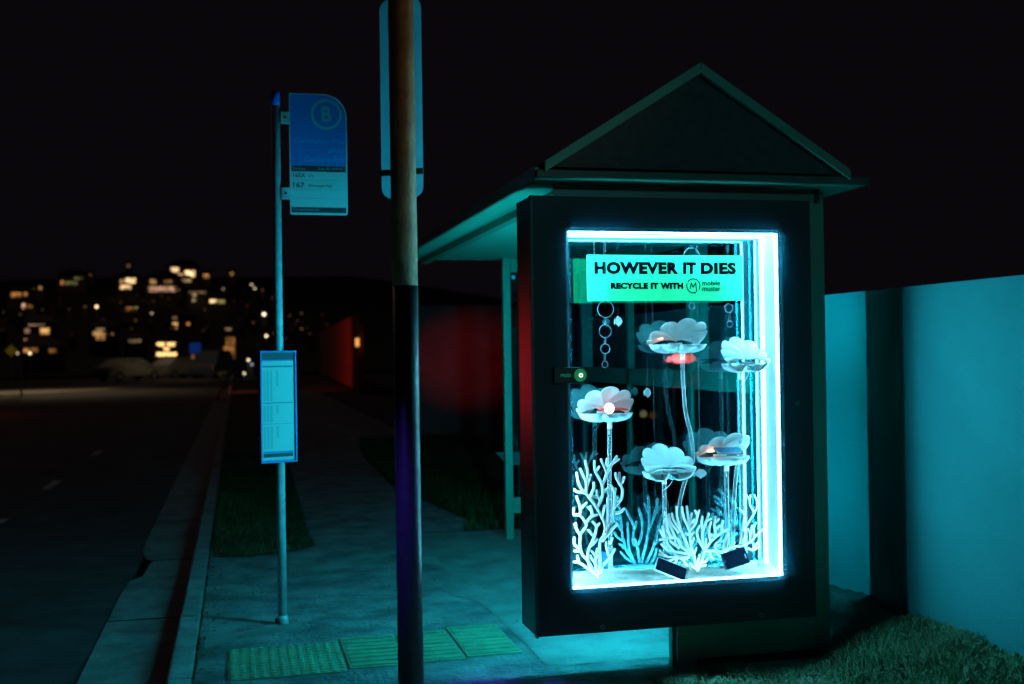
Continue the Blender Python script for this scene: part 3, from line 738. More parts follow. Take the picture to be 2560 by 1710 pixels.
# pearls and glows
def ballthing(name, c, r, m, label, cat):
    b = MB(); b.ball(c, r, 24, 16); return tag(b.build(name, m, origin=c, smooth=True), label, cat)
pc = PY(1523, 1021, 4.672)
ballthing("pearl_lamp", tuple(pc), .0228, emat("pearl_glow", (.9, 1, 1), 4.5), "round glowing white pearl in the left clam", "lamp")
for (px, py, Y, nm, lb, s) in ((1648, 846, 4.752, "led_lamp", "tiny warm lamp glowing at the back of the highest clam", 55), (1776, 1128, 4.752, "led_lamp", "tiny warm lamp glowing at the back of the clam with the blue phone", 55)):
    c0_ = PY(px, py, Y); b = MB(); b.tube([c0_+Vector((-.012, 0, 0)), c0_+Vector((.016, 0, 0))], .003, 8)
    tag(b.build(nm, emat("warm_led", (1, .66, .42), s*.3), origin=tuple(c0_)), lb, "lamp", "warm lamps inside the clams")

# phones
def phone(c, L_, W_, T_, M, label, body, screen, name="phone"):
    """flat phone: long side along local x, screen facing local -y, M = 3x3 orientation"""
    c = Vector(c); t = thing(name, tuple(c), label, "phone", "phones in the display case")
    MM = Matrix.Translation(c) @ M.to_4x4()
    b = MB(); b.prism([MM @ p for p in rrect(-L_/2, L_/2, -W_/2, W_/2, -T_/2, .008, 4)], M @ Vector((0, T_, 0))); b.build("body", body, t)
    b = MB(); b.prism([MM @ p for p in rrect(-L_/2+.004, L_/2-.004, -W_/2+.003, W_/2-.003, -T_/2-.0006, .006, 4)], M @ Vector((0, .0004, 0))); b.build("screen", screen, t)
    return t, MM, M
M_scr = mat("phone_screen", (.003, .006, .018), .22)
def orient(inplane, back): return Matrix.Rotation(R(back), 3, 'X') @ Matrix.Rotation(R(inplane), 3, 'Y')
ph1 = phone(PY(1677.5, 1423, 4.655), .142, .062, .008, orient(26, -28), "black phone sloping down to the right below the dense coral", mat("pale_phone_rim", (.5, .55, .58), .3), M_scr)
ph2 = phone(PY(1838, 1396, 4.660), .122, .074, .009, orient(-13, -18), "black phone propped against the stems at the right", mat("black_phone_body", (.01, .013, .02), .4), M_scr)
b = MB(); b.box(.046, .050, -.0060, -.0053, -.014, .006, M=ph2[1]); b.build("earpiece", mat("silver", (.5, .55, .6), .3), ph2[0])
b = MB(); b.prism([ph2[1] @ p for p in rrect(-.056, -.050, -.006, .006, -.0060, .002)], ph2[2] @ Vector((0, .0006, 0))); b.build("home_key", mat("grey_key", (.06, .08, .1), .4), ph2[0])
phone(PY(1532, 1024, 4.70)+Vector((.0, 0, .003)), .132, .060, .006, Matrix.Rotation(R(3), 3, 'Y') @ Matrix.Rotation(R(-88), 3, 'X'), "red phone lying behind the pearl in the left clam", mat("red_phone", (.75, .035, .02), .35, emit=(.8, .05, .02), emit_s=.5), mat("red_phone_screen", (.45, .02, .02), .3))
phone(PY(1822, 1128, 4.69)+Vector((0, 0, .002)), .128, .062, .008, Matrix.Rotation(R(2), 3, 'Y') @ Matrix.Rotation(R(-72), 3, 'X'), "blue and white phone lying in the clam above the right coral", mat("copper_phone", (.65, .45, .38), .3), mat("blue_phone_screen", (.02, .16, .28), .3))
phone(PY(1818, 902, 4.70)+Vector((0, 0, .004)), .085, .055, .006, Matrix.Rotation(R(-2), 3, 'Y') @ Matrix.Rotation(R(-89), 3, 'X'), "dark phone lying in the clam by the right wall", mat("navy_phone", (.005, .01, .06), .3), M_scr)

# corals: flat cut branches traced as rounded strokes
FY = (Vector((0, 1, 0)), .45)
def strokes(S, sx, sy, ox, oy, Y, wpx, m, name, label, wob=0.0):
    b = MB(); base = None
    for k, s in enumerate(S):
        P = [PY(ox+x/sx, oy+y/sy, Y+.0007*(k % 5)+wob*math.sin(k*1.7)) for x, y in s]
        P = smooth_path(P, 4)
        P = [p+Vector((.0022*noise.noise(p*35), 0, .0022*noise.noise(p*31+Vector((5, 0, 0))))) for p in P]
        n = len(P); r0 = wpx/sx/FPX*4.9/2
        rad = [r0*(1.12-.22*i/(n-1)) for i in range(n)]
        # rounded tip
        d = (P[-1]-P[-2]).normalized(); P += [P[-1]+d*r0*.45, P[-1]+d*r0*.72]; rad += [r0*.72, r0*.28]
        b.tube(P, rad, 10, FY)
        zmin = min(P, key=lambda p: p.z)
        if base is None or zmin.z < base.z: base = zmin
    return tag(b.build(name, m, origin=(base.x, Y, base.z), smooth=True), label, "coral", "cut acrylic corals in the display case")
left = [
 [(290, 1470), (205, 1370), (180, 1220), (215, 1120), (270, 980), (280, 900), (240, 850)], [(278, 910), (315, 872)], [(245, 1010), (205, 960), (185, 945)], [(205, 1140), (255, 1095), (290, 1050)],
 [(270, 1450), (190, 1310), (105, 1190), (100, 1000), (168, 890), (95, 780), (20, 762), (22, 690)], [(100, 1010), (52, 930), (40, 865)], [(50, 905), (26, 880)],
 [(85, 790), (98, 700), (55, 560)], [(97, 705), (165, 630)], [(160, 860), (230, 790), (292, 772)], [(240, 790), (228, 730), (215, 672)], [(232, 735), (182, 680)], [(100, 1170), (28, 1110), (28, 1030)], [(100, 1192), (25, 1185)],
 [(310, 1460), (322, 1300), (320, 1090), (385, 990), (460, 860), (485, 690), (560, 600), (585, 500), (560, 420), (545, 290)], [(562, 432), (515, 350), (500, 290)], [(572, 405), (603, 335)],
 [(482, 700), (492, 520), (445, 430)], [(490, 530), (500, 472)], [(500, 750), (560, 735), (598, 705)],
 [(380, 990), (385, 900), (340, 790), (290, 690), (200, 575), (150, 520), (60, 505), (25, 475)], [(145, 520), (85, 420), (52, 285)], [(158, 515), (170, 400), (120, 290), (95, 240)], [(168, 430), (182, 290), (155, 150)], [(170, 440), (215, 310)], [(200, 575), (245, 480), (252, 398)],
 [(290, 690), (345, 570), (350, 420), (270, 270), (260, 150)], [(275, 270), (312, 215)], [(350, 430), (400, 290), (370, 200), (335, 135)], [(385, 230), (405, 125)], [(395, 305), (450, 200), (515, 98)], [(470, 172), (538, 132)], [(362, 505), (410, 470), (430, 465)],
 [(330, 620), (295, 550), (287, 490)], [(290, 575), (248, 560)], [(340, 800), (382, 665)], [(372, 1000), (405, 830), (412, 580)], [(345, 1080), (450, 950), (525, 878)], [(360, 1350), (450, 1240), (492, 1165)], [(425, 1240), (400, 1150), (395, 1080)], [(430, 1110), (468, 1040)], [(360, 1345), (330, 1440)],
 [(285, 1440), (268, 1330), (225, 1270), (215, 1235)], [(268, 1330), (270, 1250), (225, 1185)], [(272, 1260), (290, 1160)], [(275, 1270), (292, 1240)], [(205, 1400), (130, 1350), (70, 1315), (25, 1315)], [(80, 1320), (65, 1240)],
 [(290, 1480), (300, 1490)]]
strokes(left, 4.611, 4.611, 1430, 1120, 4.655, 33, M_coral, "coral_cutout", "tall white branching coral cut-out at the left of the case")
clear = [
 [(725, 1325), (640, 1200), (600, 1100), (570, 950), (565, 880), (545, 700), (525, 560)], [(570, 950), (500, 850), (430, 770), (415, 765)], [(545, 820), (500, 780), (480, 700)], [(575, 1060), (515, 1020), (493, 968)], [(605, 1150), (548, 1105)], [(700, 1310), (620, 1270), (565, 1198)],
 [(730, 1325), (660, 1170), (640, 858)], [(770, 1325), (755, 1150), (700, 1080), (715, 920), (655, 780), (610, 698)], [(722, 930), (742, 850)], [(760, 1110), (810, 970), (805, 820), (770, 698)],
 [(795, 1325), (850, 1120), (885, 930), (890, 720), (875, 558)], [(885, 735), (865, 690), (837, 652)], [(890, 930), (955, 770), (990, 588)], [(965, 760), (1000, 690), (1045, 668)],
 [(855, 1330), (950, 1110), (1010, 860), (1055, 755)], [(950, 1110), (1050, 1020)], [(905, 1335), (950, 1260), (975, 1165)], [(765, 1120), (715, 1050)]]
strokes(clear, 4.611, 4.611, 1430, 1120, 4.735, 31, M_clearc, "coral_cutout", "translucent blue branching coral cut-out left of the dense one")
b = MB(); p = PY(1596, 1414, 4.735); b.box(p.x-.066, p.x+.066, 4.700, 4.76, p.z-.004, p.z+.002)
tag(b.build("clear_slab", M_clearc, origin=tuple(p)), "clear slotted acrylic base under the translucent coral", "base plate")
dense = [
 [(710, 1300), (660, 1080), (600, 860), (585, 660), (500, 470), (470, 300)], [(590, 660), (680, 550), (715, 420), (735, 350)], [(712, 410), (680, 355)], [(575, 640), (570, 500), (545, 290)], [(625, 600), (605, 500), (622, 400)], [(630, 540), (660, 490)],
 [(590, 735), (535, 705)], [(600, 745), (655, 690)], [(620, 880), (650, 780)], [(655, 1030), (690, 935)], [(640, 1050), (560, 930), (480, 720), (400, 500), (378, 295)], [(470, 680), (350, 520), (312, 400)], [(560, 930), (525, 800)],
 [(610, 1030), (470, 930), (400, 800), (240, 790), (120, 812)], [(370, 790), (310, 650), (240, 500), (205, 380)], [(300, 785), (235, 620), (210, 480)], [(190, 780), (160, 600)], [(175, 750), (122, 650)], [(420, 700), (300, 540), (262, 410)],
 [(620, 1045), (330, 995), (230, 950), (185, 850)], [(340, 990), (260, 900), (230, 820)], [(380, 900), (300, 850), (280, 820)], [(240, 965), (150, 880)], [(430, 940), (360, 880), (360, 830)],
 [(590, 1085), (380, 1080), (220, 1075), (120, 975)], [(225, 1072), (115, 1040)], [(560, 1105), (380, 1095), (240, 1150), (130, 1110)], [(385, 1100), (365, 1170), (300, 1185), (200, 1180)], [(365, 1180), (340, 1230), (292, 1232)], [(395, 1080), (350, 1035)], [(480, 1100), (520, 1180), (560, 1220)], 
 [(715, 1290), (790, 1110), (830, 970), (950, 810), (1090, 700), (1180, 650)], [(830, 970), (740, 820), (700, 690), (750, 590)], [(800, 910), (790, 720), (850, 520), (890, 400)], [(795, 640), (780, 540), (785, 455)], [(845, 520), (920, 480)], [(920, 860), (890, 660), (920, 540)], [(905, 725), (970, 740)], [(1000, 745), (975, 580), (992, 450)], [(995, 530), (1040, 492)], [(1010, 640), (1062, 585)], [(1095, 690), (1095, 600), (1112, 522)], [(840, 950), (850, 800)],
 [(830, 990), (1000, 985), (1130, 995), (1175, 900), (1190, 700)], [(1000, 985), (990, 890), (1040, 830), (1085, 790)], [(1005, 910), (1060, 890)], [(1120, 990), (1140, 840), (1180, 750)], [(990, 990), (1060, 1070)], [(900, 1010), (920, 1080), (965, 1105)], [(770, 1170), (840, 1150), (870, 1112)], [(740, 1220), (840, 1205)], [(705, 1200), (740, 1045)], [(690, 1260), (630, 1220), (605, 1180)]]
strokes(dense, 6.273, 6.273, 1630, 1220, 4.685, 43, M_coral, "coral_cutout", "dense bushy white coral cut-out in the middle of the case")
back = [[(1420-x, 130+y*.9) for x, y in q] for q in dense if len(q) > 2]
strokes(back, 6.273, 6.273, 1630, 1220, 4.752, 40, M_clearc, "coral_cutout", "clear blue coral cut-out behind the dense white one")
right = [
 [(1130, 1020), (1240, 930), (1400, 905), (1530, 850), (1640, 740), (1730, 650)], [(1610, 760), (1590, 640), (1625, 540)], [(1530, 850), (1540, 740), (1505, 640)], [(1540, 750), (1568, 590)],
 [(1380, 900), (1400, 700), (1460, 610), (1600, 400), (1650, 250), (1600, 100)], [(1600, 370), (1535, 260), (1545, 110)], [(1540, 190), (1475, 105)], [(1400, 700), (1450, 450), (1470, 290)], [(1440, 400), (1370, 320)], [(1500, 950), (1600, 970), (1680, 900)], [(1580, 955), (1660, 850)], [(1420, 880), (1440, 760)], [(1560, 840), (1600, 900)]]
strokes(right, 6.273, 6.273, 1630, 1220, 4.70, 38, M_coral, "coral_cutout", "white coral cut-out spreading behind the propped phone at the right")
rclear = [
 [(1300, 1000), (1250, 720), (1160, 470), (1060, 400), (940, 325)], [(1075, 395), (1010, 312)], [(1160, 480), (1140, 300), (1080, 200), (975, 130)], [(1110, 265), (1040, 240), (985, 205)], [(1100, 180), (1115, 110), (1045, 20)],
 [(1330, 580), (1250, 500), (1235, 350)], [(1300, 540), (1290, 410)], [(1340, 560), (1310, 370)], [(1340, 320), (1270, 250), (1220, 190)], [(1315, 270), (1255, 150)], [(1230, 800), (1330, 700)]]
strokes(rclear, 6.273, 6.273, 1630, 1220, 4.76, 36, M_clearc, "coral_cutout", "thin translucent blue coral cut-out at the right behind the stems")
# starfish, shards
sf = PY(1903, 1405, 4.70); b = MB(); P = []
for k in range(10):
    a = R(90+36*k+12); r_ = .034 if k % 2 == 0 else .012; P.append(sf+Vector((r_*math.cos(a), -.35*r_*math.sin(a), r_*.85*math.sin(a))))
b.prism(P, (0, .010, .0)); tag(b.build("starfish", mat("starfish_skin", (.25, .55, .42), .7, noise_amt=.3, noise_scale=80, bump=.6, bump_scale=200), origin=tuple(sf), bevel=.003), "small pale green starfish in the right corner of the case floor", "starfish")
p = PY(1507, 1400, 4.755); b = MB(); b.prism([p+Vector(v) for v in ((-.03, 0, -.03), (.045, 0, -.035), (.02, .01, .03), (-.008, .01, .038))], (0, .006, 0))
tag(b.build("blue_shard", mat("blue_acrylic", (.01, .10, .40), .3), origin=tuple(p)), "blue plastic piece half hidden behind the left coral", "plastic piece")
p = PY(1800, 1412, 4.735); b = MB()
for k in range(5): b.box(p.x-.05+k*.018, p.x-.02+k*.018, 4.73, 4.76, p.z-.006+.001*k, p.z+.003*(k % 2)+.001, rz=.3*k)
tag(b.build("shell_scraps", M_clearc, origin=tuple(p)), "loose clear scraps on the cloth right of the dense coral", "scraps")

# ================================================================ bus shelter
sh = thing("bus_shelter", (1.96, 6.6, 0), "green bus shelter with a small gabled roof carrying the lit case", "bus shelter")
def sbox(a, name, m=M_green, bev=.004): 
    b = MB(); b.box(*a); return b.build(name, m, sh, bevel=bev)
RX0, RX1, RY0, RY1 = 1.235, 2.745, 4.56, 8.75
for nm, x0, x1, y0, y1, z0, z1 in (("post", 2.588, 2.662, 4.79, 4.865, -.02, 2.157), ("post", 1.905, 1.955, 4.85, 4.90, -.02, .40), ("post", 1.988, 2.048, 8.46, 8.52, -.02, 2.157),
                                   ("post", 2.612, 2.700, 8.46, 8.52, -.02, 2.157), ("post", 2.615, 2.735, 6.30, 6.36, -.02, 2.157), ("post", 2.618, 2.662, 7.40, 7.46, -.02, 2.157)):
    sbox((x0, x1, y0, y1, z0, z1), nm)
sbox((1.96, 2.586, 4.815, 4.83, -.02, .06), "gap_light_block", M_black)  # black strip added to block the light showing under the base panel
pnl = sbox((1.905, 2.586, 4.79, 4.802, .045, .40), "base_panel", bev=.002)
b = MB(); b.box(1.905, 2.0, 4.792, 4.80, -.01, .043); b.build("panel_foot", M_green, pnl)
b = MB(); b.box(1.333, 2.565, 4.700, 4.712, 2.094, 2.156); b.build("header_panel", mat("dull_header", (.05, .16, .12), .4, noise_amt=.2), sh)
b = MB(); b.box(2.567, 2.586, 4.690, 4.72, 2.094, 2.156); b.build("header_joint", M_black, sh)
for (px, pz) in ((1.955, .11), (1.955, .30), (2.55, .11), (2.55, .30)):
    b = MB(); b.tube([(px, 4.7895, pz), (px, 4.7865, pz)], .006, 12); b.build("rivet", mat("rivet_metal", (.2, .24, .22), .4, .6), pnl)
# mounting arms between the header and case top
for x in (1.55, 2.25): sbox((x, x+.05, 4.713, 4.79, 2.10, 2.14), "mounting_arm")
sbox((2.60, 2.66, 4.866, 8.459, 2.06, 2.155), "side_beam")
sbox((2.049, 2.611, 8.465, 8.515, 2.045, 2.155), "cross_beam")
sbox((1.50, 1.987, 8.465, 8.515, 2.200-.0, 2.285), "roof_beam")
sbox((2.049, 2.611, 8.465, 8.515, .198, .317), "lower_rail")
sbox((2.618, 2.655, 4.866, 6.599, 1.20, 1.31), "middle_rail"); sbox((2.618, 2.655, 6.661, 8.459, 1.20, 1.31), "middle_rail")
sbox((2.618, 2.655, 4.866, 6.599, .20, .30), "lower_rail"); sbox((2.618, 2.655, 6.661, 8.459, .20, .30), "lower_rail")
for a in ((2.62, 2.626, 4.87, 6.60), (2.62, 2.626, 6.66, 8.46)):
    b = MB(); b.box(a[0]+.012, a[1]+.012, a[2], a[3], .302, 1.198); b.build("side_glass", glassmat("shelter_glass", 1.3, (.8, .9, .9)), sh)
b = MB(); b.box(2.05, 2.61, 8.487, 8.493, .318, 2.044); b.build("end_glass", MATS["shelter_glass"], sh)
b = MB(); b.box(2.056, 2.085, 8.455, 8.463, 1.99, 2.02); b.build("number_plate", mat("pale_plate", (.15, .55, .75), .4), sh)
b = MB(); b.box(2.10, 2.30, 8.62, 8.63, .42, .62); 
# roof: flat perimeter fascia, soffit, gable
roof = MB(); roof.box(RX0, RX1, RY0, RY1, 2.158, 2.168); soff = roof.build("soffit", mat("pale_green_soffit", (.16, .50, .36), .5, noise_amt=.1), sh)
sbox((RX0-.02, RX1+.0, RY0-.025, RY0-.001, 2.158, 2.192), "front_fascia", M_greend)
sbox((RX0-.024, RX0-.001, RY0, RY1, 2.150, 2.205), "kerb_fascia", mat("fascia_paint", (.05, .20, .15), .35))
sbox((RX1+.001, RX1+.024, RY0, RY1, 2.158, 2.205), "wall_fascia", M_greend)
sbox((RX0+.15, RX0+.21, RY0+.3, RY1-.1, 2.120, 2.157), "soffit_rail")
AP = Vector((1.945, 4.52, 2.665)); BL = Vector((1.248, 4.52, 2.225)); BR = Vector((2.648, 4.52, 2.222))
yb = RY1
b = MB()
for P0, P1 in ((BL, AP), (AP, BR)):
    d = (P1-P0).normalized(); nrm = Vector((-d.z, 0, d.x)); 
    b.prism([P0, P1, P1-nrm*.012, P0-nrm*.012], (0, yb-4.52, 0)) if False else None
    P0b, P1b = P0.copy(), P1.copy(); P0b.y = P1b.y = yb
    b.quad(P0+Vector((0, .01, -.003)), P1+Vector((0, .01, -.003)), P1b+Vector((0, 0, -.003)), P0b+Vector((0, 0, -.003)))
b.build("roof", mat("dark_roof_sheet", (.012, .014, .014), .6), sh, solid=.004)
for P0, P1 in ((BL, AP), (BR, AP)):
    d = (P1-P0).normalized(); b = MB(); wv = .042
    vz = Vector((0, 0, -wv/abs(d.x)))
    b.prism([P0, P1, P1+vz, P0+vz*.92], (0, .028, 0)); b.build("gable_bar", M_green, sh, bevel=.003)
b = MB(); b.poly([BL+Vector((.03, .032, -.02)), BR+Vector((-.03, .032, -.02)), AP+Vector((0, .032, -.02))]); b.build("gable_infill", mat("gable_dark", (.035, .045, .045), .7, noise_amt=.3, noise_scale=20), sh)
# ---- slatted bench beyond the far post
bn = thing("bench", (2.45, 10.0, 0), "slatted metal bench seen behind the far shelter post", "bench")
for k in range(6): 
    b = MB(); b.box(2.30, 3.5, 9.7+k*.085, 9.7+k*.085+.062, .44+.012*k, .455+.012*k); b.build("slat", M_steel, bn, bevel=.004)
for x in (2.5, 3.3):
    b = MB(); b.box(x, x+.04, 9.75, 10.15, 0, .435); b.build("leg", M_steel, bn)

# ================================================================ walls and hedge beyond, lit red
gw = MB(); gw.box(2.85, 6.2, 19.4, 19.62, 0, 2.25)
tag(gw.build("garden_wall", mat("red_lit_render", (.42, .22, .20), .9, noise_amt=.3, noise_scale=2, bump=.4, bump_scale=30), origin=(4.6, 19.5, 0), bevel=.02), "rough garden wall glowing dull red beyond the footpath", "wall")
bf = thing("brick_fence", (5.0, 52.0, 0), "dark red brick fence running away beside the far footpath", "fence")
p0 = PZ(897, 975, 0); p1 = PZ(800, 935, 0)
b = MB(); d = (p1-p0).normalized(); s = Vector((d.y, -d.x, 0))*.2
i = [p0, p1, p1+s, p0+s]; b.prism(i, (0, 0, 3.0)); b.build("wall", mat("red_brick", (.36, .10, .07), .9, noise_amt=.5, noise_scale=3), bf)
lp = thing("wall_lamp", tuple(PY(893, 856, p0.y-.5)), "small orange lamp at the near end of the red brick fence", "lamp")
q = PY(893, 856, p0.y-.32); b = MB(); b.box(q.x-.07, q.x+.07, q.y-.05, q.y+.01, q.z-.16, q.z+.16); b.build("glass", emat("amber_lamp", (1, .42, .10), 1.1), lp)
lamp("fence_red_light", 'SPOT', (-2.4, 41.0, 1.1), (1, .06, .03), 2000, (5.8, 56, 1.5), spot_size=R(38), spot_blend=1, shadow_soft_size=.3)
def leafy(name, label, cat, c, dims, n, seed, m, group=None, trunk=True):
    rnd = random.Random(seed); t = thing(name, c, label, cat, group); b = MB(); c = Vector(c)
    for k in range(n):
        a = rnd.uniform(0, 6.283); zz = rnd.uniform(-1, 1); rr = (1-zz*zz)**.5*rnd.uniform(.4, 1)
        cl = .75+.45*noise.noise(Vector((math.cos(a)*1.7, math.sin(a)*1.7, zz*2+seed)))
        p = c+Vector((math.cos(a)*rr*dims[0]*cl, math.sin(a)*rr*dims[1]*cl, dims[3]+dims[2]*(1+zz*cl)*.5))
        s = dims[4]*rnd.uniform(.6, 1.4); u = Vector((rnd.gauss(0, 1), rnd.gauss(0, 1), rnd.gauss(0, 1))).normalized(); v = u.orthogonal().normalized()
        b.quad(p-u*s, p-v*s*.6, p+u*s, p+v*s*.6)
    b.build("crown", m, t)
    if trunk:
        b = MB(); b.tube([c, c+Vector((.1*dims[0], 0, dims[3]+dims[2]*.5))], [dims[0]*.09+.04, dims[0]*.04+.02], 8); b.build("trunk", mat("bark", (.06, .045, .03), .9), t)
    return t
M_leaf = mat("dark_leaves", (.035, .06, .02), .7, noise_amt=.5, noise_scale=3)

# ================================================================ the far side of the road: signs, cars, poles
M_dk = mat("grey_post", (.30, .29, .26), .6)
CS = 3.136
def cp(x, y): return (x/CS, 600+y/CS)
ds = thing("warning_sign", tuple(PZ(28, 962, -.1)), "yellow diamond warning sign on a post at the far left", "road sign"); Yd = 62.0
g = PY(*cp(88, 868), Yd); rr = 42/CS/FPX*64
b = MB(); b.prism([g+Vector(v) for v in ((-rr, 0, 0), (0, 0, -rr), (rr, 0, 0), (0, 0, rr))], (0, .03, 0)); b.build("diamond_plate", mat("yellow_sign", (.80, .62, .05), .5, emit=(.8, .55, .03), emit_s=.045), ds)
b = MB(); b.tube([(g.x, Yd+.05, -.16), (g.x, Yd+.05, g.z)], .05, 8); b.build("post", M_dk, ds)
gs = thing("give_way_sign", tuple(PZ(48, 984, -.12)), "grey triangular sign back on a post at the far left kerb", "road sign"); Yg = 49.5
g = PY(*cp(135, 670), Yg); rr = 60/CS/FPX*51
b = MB(); b.prism([g+Vector(v) for v in ((-rr, 0, rr*.75), (rr, 0, rr*.75), (0, 0, -rr*.9))], (0, .02, 0)); b.build("triangle_plate", mat("sign_back", (.13, .14, .17), .6), gs)
b = MB(); b.tube([(g.x+.12, Yg+.05, -.16), (g.x+.12, Yg+.05, g.z+.2)], .045, 8); b.build("post", M_dk, gs)
gp_ = PZ(*cp(355, 1040), 0); b = MB(); b.box(gp_.x-.12, gp_.x+.12, gp_.y-.1, gp_.y+.1, -.16, 1.6)
tag(b.build("marker_post", mat("pale_green_post", (.25, .38, .22), .7), origin=tuple(gp_), bevel=.03), "short pale green post beside the far path", "post")
# power pole with sagging wires
Yp = 70.0; g0 = PY(*cp(1893, 1115), Yp); g1 = PY(*cp(1893, 470), Yp)
pw = thing("power_pole", (g0.x, Yp, -.16), "tall thin power pole left of the bus stop pole", "power pole")
b = MB(); b.tube([(g0.x, Yp, -.16), (g1.x, Yp, g1.z)], [.13, .09], 10); b.build("pole", mat("weathered_timber", (.35, .31, .27), .9), pw)
for P in (((1893, 380), (1945, 460), (1975, 505), (2030, 525), (2085, 500), (2130, 445), (2180, 360)), ((1893, 540), (1925, 600), (1965, 625), (2010, 632), (2060, 620), (2180, 560))):
    b = MB(); b.tube(smooth_path([PY(*cp(*q), Yp) for q in P]), .035, 6); b.build("wire", mat("pale_wire", (.5, .5, .45), .5), pw)

def car(name, c, yaw, body, label, roofh=1.45, L=4.3, lights=None, group="cars parked across the road"):
    t = thing(name, c, label, "car", group); MM = Matrix.Translation(c) @ Matrix.Rotation(yaw, 4, 'Z'); W = .88
    side = [(-L/2, .30), (-L/2-.02, .62), (-L/2+.1, .92), (-L*.40, .98), (-L*.25, roofh-.06), (-L*.12, roofh), (L*.12, roofh-.02), (L*.27, 1.0), (L*.43, .86), (L/2, .62), (L/2, .32)]
    b = MB(); n = len(side); ring = []
    for yy, sc_ in ((-W, 1), (-W*.93, 1), (W*.93, 1), (W, 1)):
        i = len(b.v); ring.append(i)
        for (x, z) in side:
            tuck = (.14 if z > 1.0 else 0)*(1 if yy > 0 else -1)
            b.v.append(MM @ Vector((x*(.985 if abs(yy) == W else 1), yy-tuck, z*(.98 if abs(yy) == W else 1))))
    for a, c_ in zip(ring[:-1], ring[1:]):
        for k in range(n): b.f.append((a+k, a+(k+1) % n, c_+(k+1) % n, c_+k))
    b.f.append(tuple(ring[0]+k for k in range(n))); b.f.append(tuple(ring[-1]+k for k in reversed(range(n))))
    b.build("body", body, t, smooth=False, bevel=.03)
    b = MB()
    for s in (-1, 1):
        yy = s*(W-.125)
        b.poly([MM @ Vector((x, yy+s*.012, z)) for x, z in ((-L*.36, 1.0), (-L*.24, roofh-.1), (L*.11, roofh-.09), (L*.23, 1.02))])
    b.build("window", mat("car_glass", (.01, .012, .015), .1), t)
    for sx in (-1, 1):
        for s in (-1, 1):
            b = MB(); w0 = MM @ Vector((sx*L*.31, s*(W-.16), .31)); w1 = MM @ Vector((sx*L*.31, s*(W+.015), .31)); b.tube([w0, w1], .31, 18); wh = b.build("wheel", mat("tyre", (.015, .015, .015), .8), t)
            b = MB(); w1b = MM @ Vector((sx*L*.31, s*(W+.02), .31)); w2 = MM @ Vector((sx*L*.31, s*(W+.03), .31)); b.tube([w1b, w2], .18, 12); b.build("rim", mat("wheel_rim", (.4, .4, .42), .3, .7), wh)
    for s in (-1, 1):
        b = MB(); p = MM @ Vector((L/2+.01, s*.62, .66)); b.ball(p, .10, 10, 6); b.build("headlight", emat("headlamp", (1, .85, .55), lights) if lights and s == 1 else mat("lamp_glass", (.5, .5, .48), .2), t)
        b = MB(); p = MM @ Vector((-L/2+.0, s*.66, .78)); b.ball(p, .09, 10, 6); b.build("tail_light", mat("tail_lens", (.35, .01, .01), .2), t)
    return t
cpaint = mat("silver_car_paint", (.30, .29, .24), .3, .3); 
def gz(x, y): p = PZ(*cp(x, y), -.12); return p
c1 = PY(*cp(1010, 1080), 78); car("parked_car", (c1.x, 78, -.12), R(42), cpaint, "pale parked car with one lit headlight across the road", lights=3.0)
c2 = PY(*cp(1400, 1075), 82); car("parked_car", (c2.x, 82, -.12), R(50), mat("dull_car_paint", (.20, .21, .19), .35), "pale parked car behind the first, across the road")
c3 = PY(*cp(1700, 1085), 80); car("parked_car", (c3.x, 80, -.12), R(65), mat("dark_car_paint", (.05, .06, .08), .3), "dark parked van left of the power pole", roofh=1.9, L=4.6)
c4 = Vector((-9.2, 37.2, -.12)); car("car", tuple(c4), R(100), mat("red_lit_car", (.05, .05, .06), .3), "car braking just beyond the left edge of the photo")

# a braking car and a street lamp behind the camera: the case glass mirrors them
def mirrored(px, py, D):
    q = ray(px, py); P = CAM+q*(4.805/q.y); return P+Vector((q.x/q.y*D, -D, q.z/q.y*D))
mq = mirrored(1690, 896, 13.0)
cb = car("car", (mq.x+1.9, mq.y-.66, -.12), R(0), MATS["red_lit_car"], "dark car with its brake light on, mirrored in the case glass")
b = MB(); b.ball(mq+Vector((.05, 0, 0)), .13, 14, 8, .62); b.ball(mq+Vector((-.14, 0, -.01)), .06, 10, 6, .8); b.build("brake_light", emat("brake_glow", (1, .10, .08), 60), cb)
mq = mirrored(1609, 1035, 11.0); ml = thing("marker_lamp", (mq.x, mq.y, -.1), "low amber lamp mirrored in the case glass", "lamp")
b = MB(); b.ball(mq, .055, 10, 8); b.build("globe", emat("amber_globe", (1, .5, .2), 3), ml)
b = MB(); b.tube([(mq.x, mq.y, -.1), mq], .03, 8); b.build("post", M_dk, ml)

# lit kiosk sign
ks_ = thing("lit_sign_board", tuple(PZ(*cp(1300, 1000), -.1)), "dark board with three glowing amber lines of writing", "lit sign"); Yk = 88.0
a0 = PY(*cp(1205, 785), Yk); a1 = PY(*cp(1400, 930), Yk)
b = MB(); b.box(a0.x, a1.x, Yk+.05, Yk+.35, a1.z, a0.z); b.build("board", mat("board_dark", (.03, .025, .02), .7), ks_)
for px in (1240, 1360):
    p = PY(*cp(px, 1000), Yk); b = MB(); b.box(p.x-.08, p.x+.08, Yk+.1, Yk+.25, -.16, a1.z); b.build("leg", M_dk, ks_)
M_amber = emat("amber_letters", (1, .58, .20), 2.3)
for s, x0, x1, y0, y1 in (("GIVE", 1228, 1288, 803, 834), ("WAY", 1306, 1376, 803, 834), ("TO", 1280, 1328, 842, 868), ("PEDESTRIANS", 1228, 1384, 880, 911)):
    p0_, p1_ = PY(*cp(x0, y1), Yk), PY(*cp(x1, y0), Yk); text_mesh("glowing_line", s, p0_.x, p1_.x, p0_.z, p1_.z, Yk, M_amber, ks_, bold=.08)
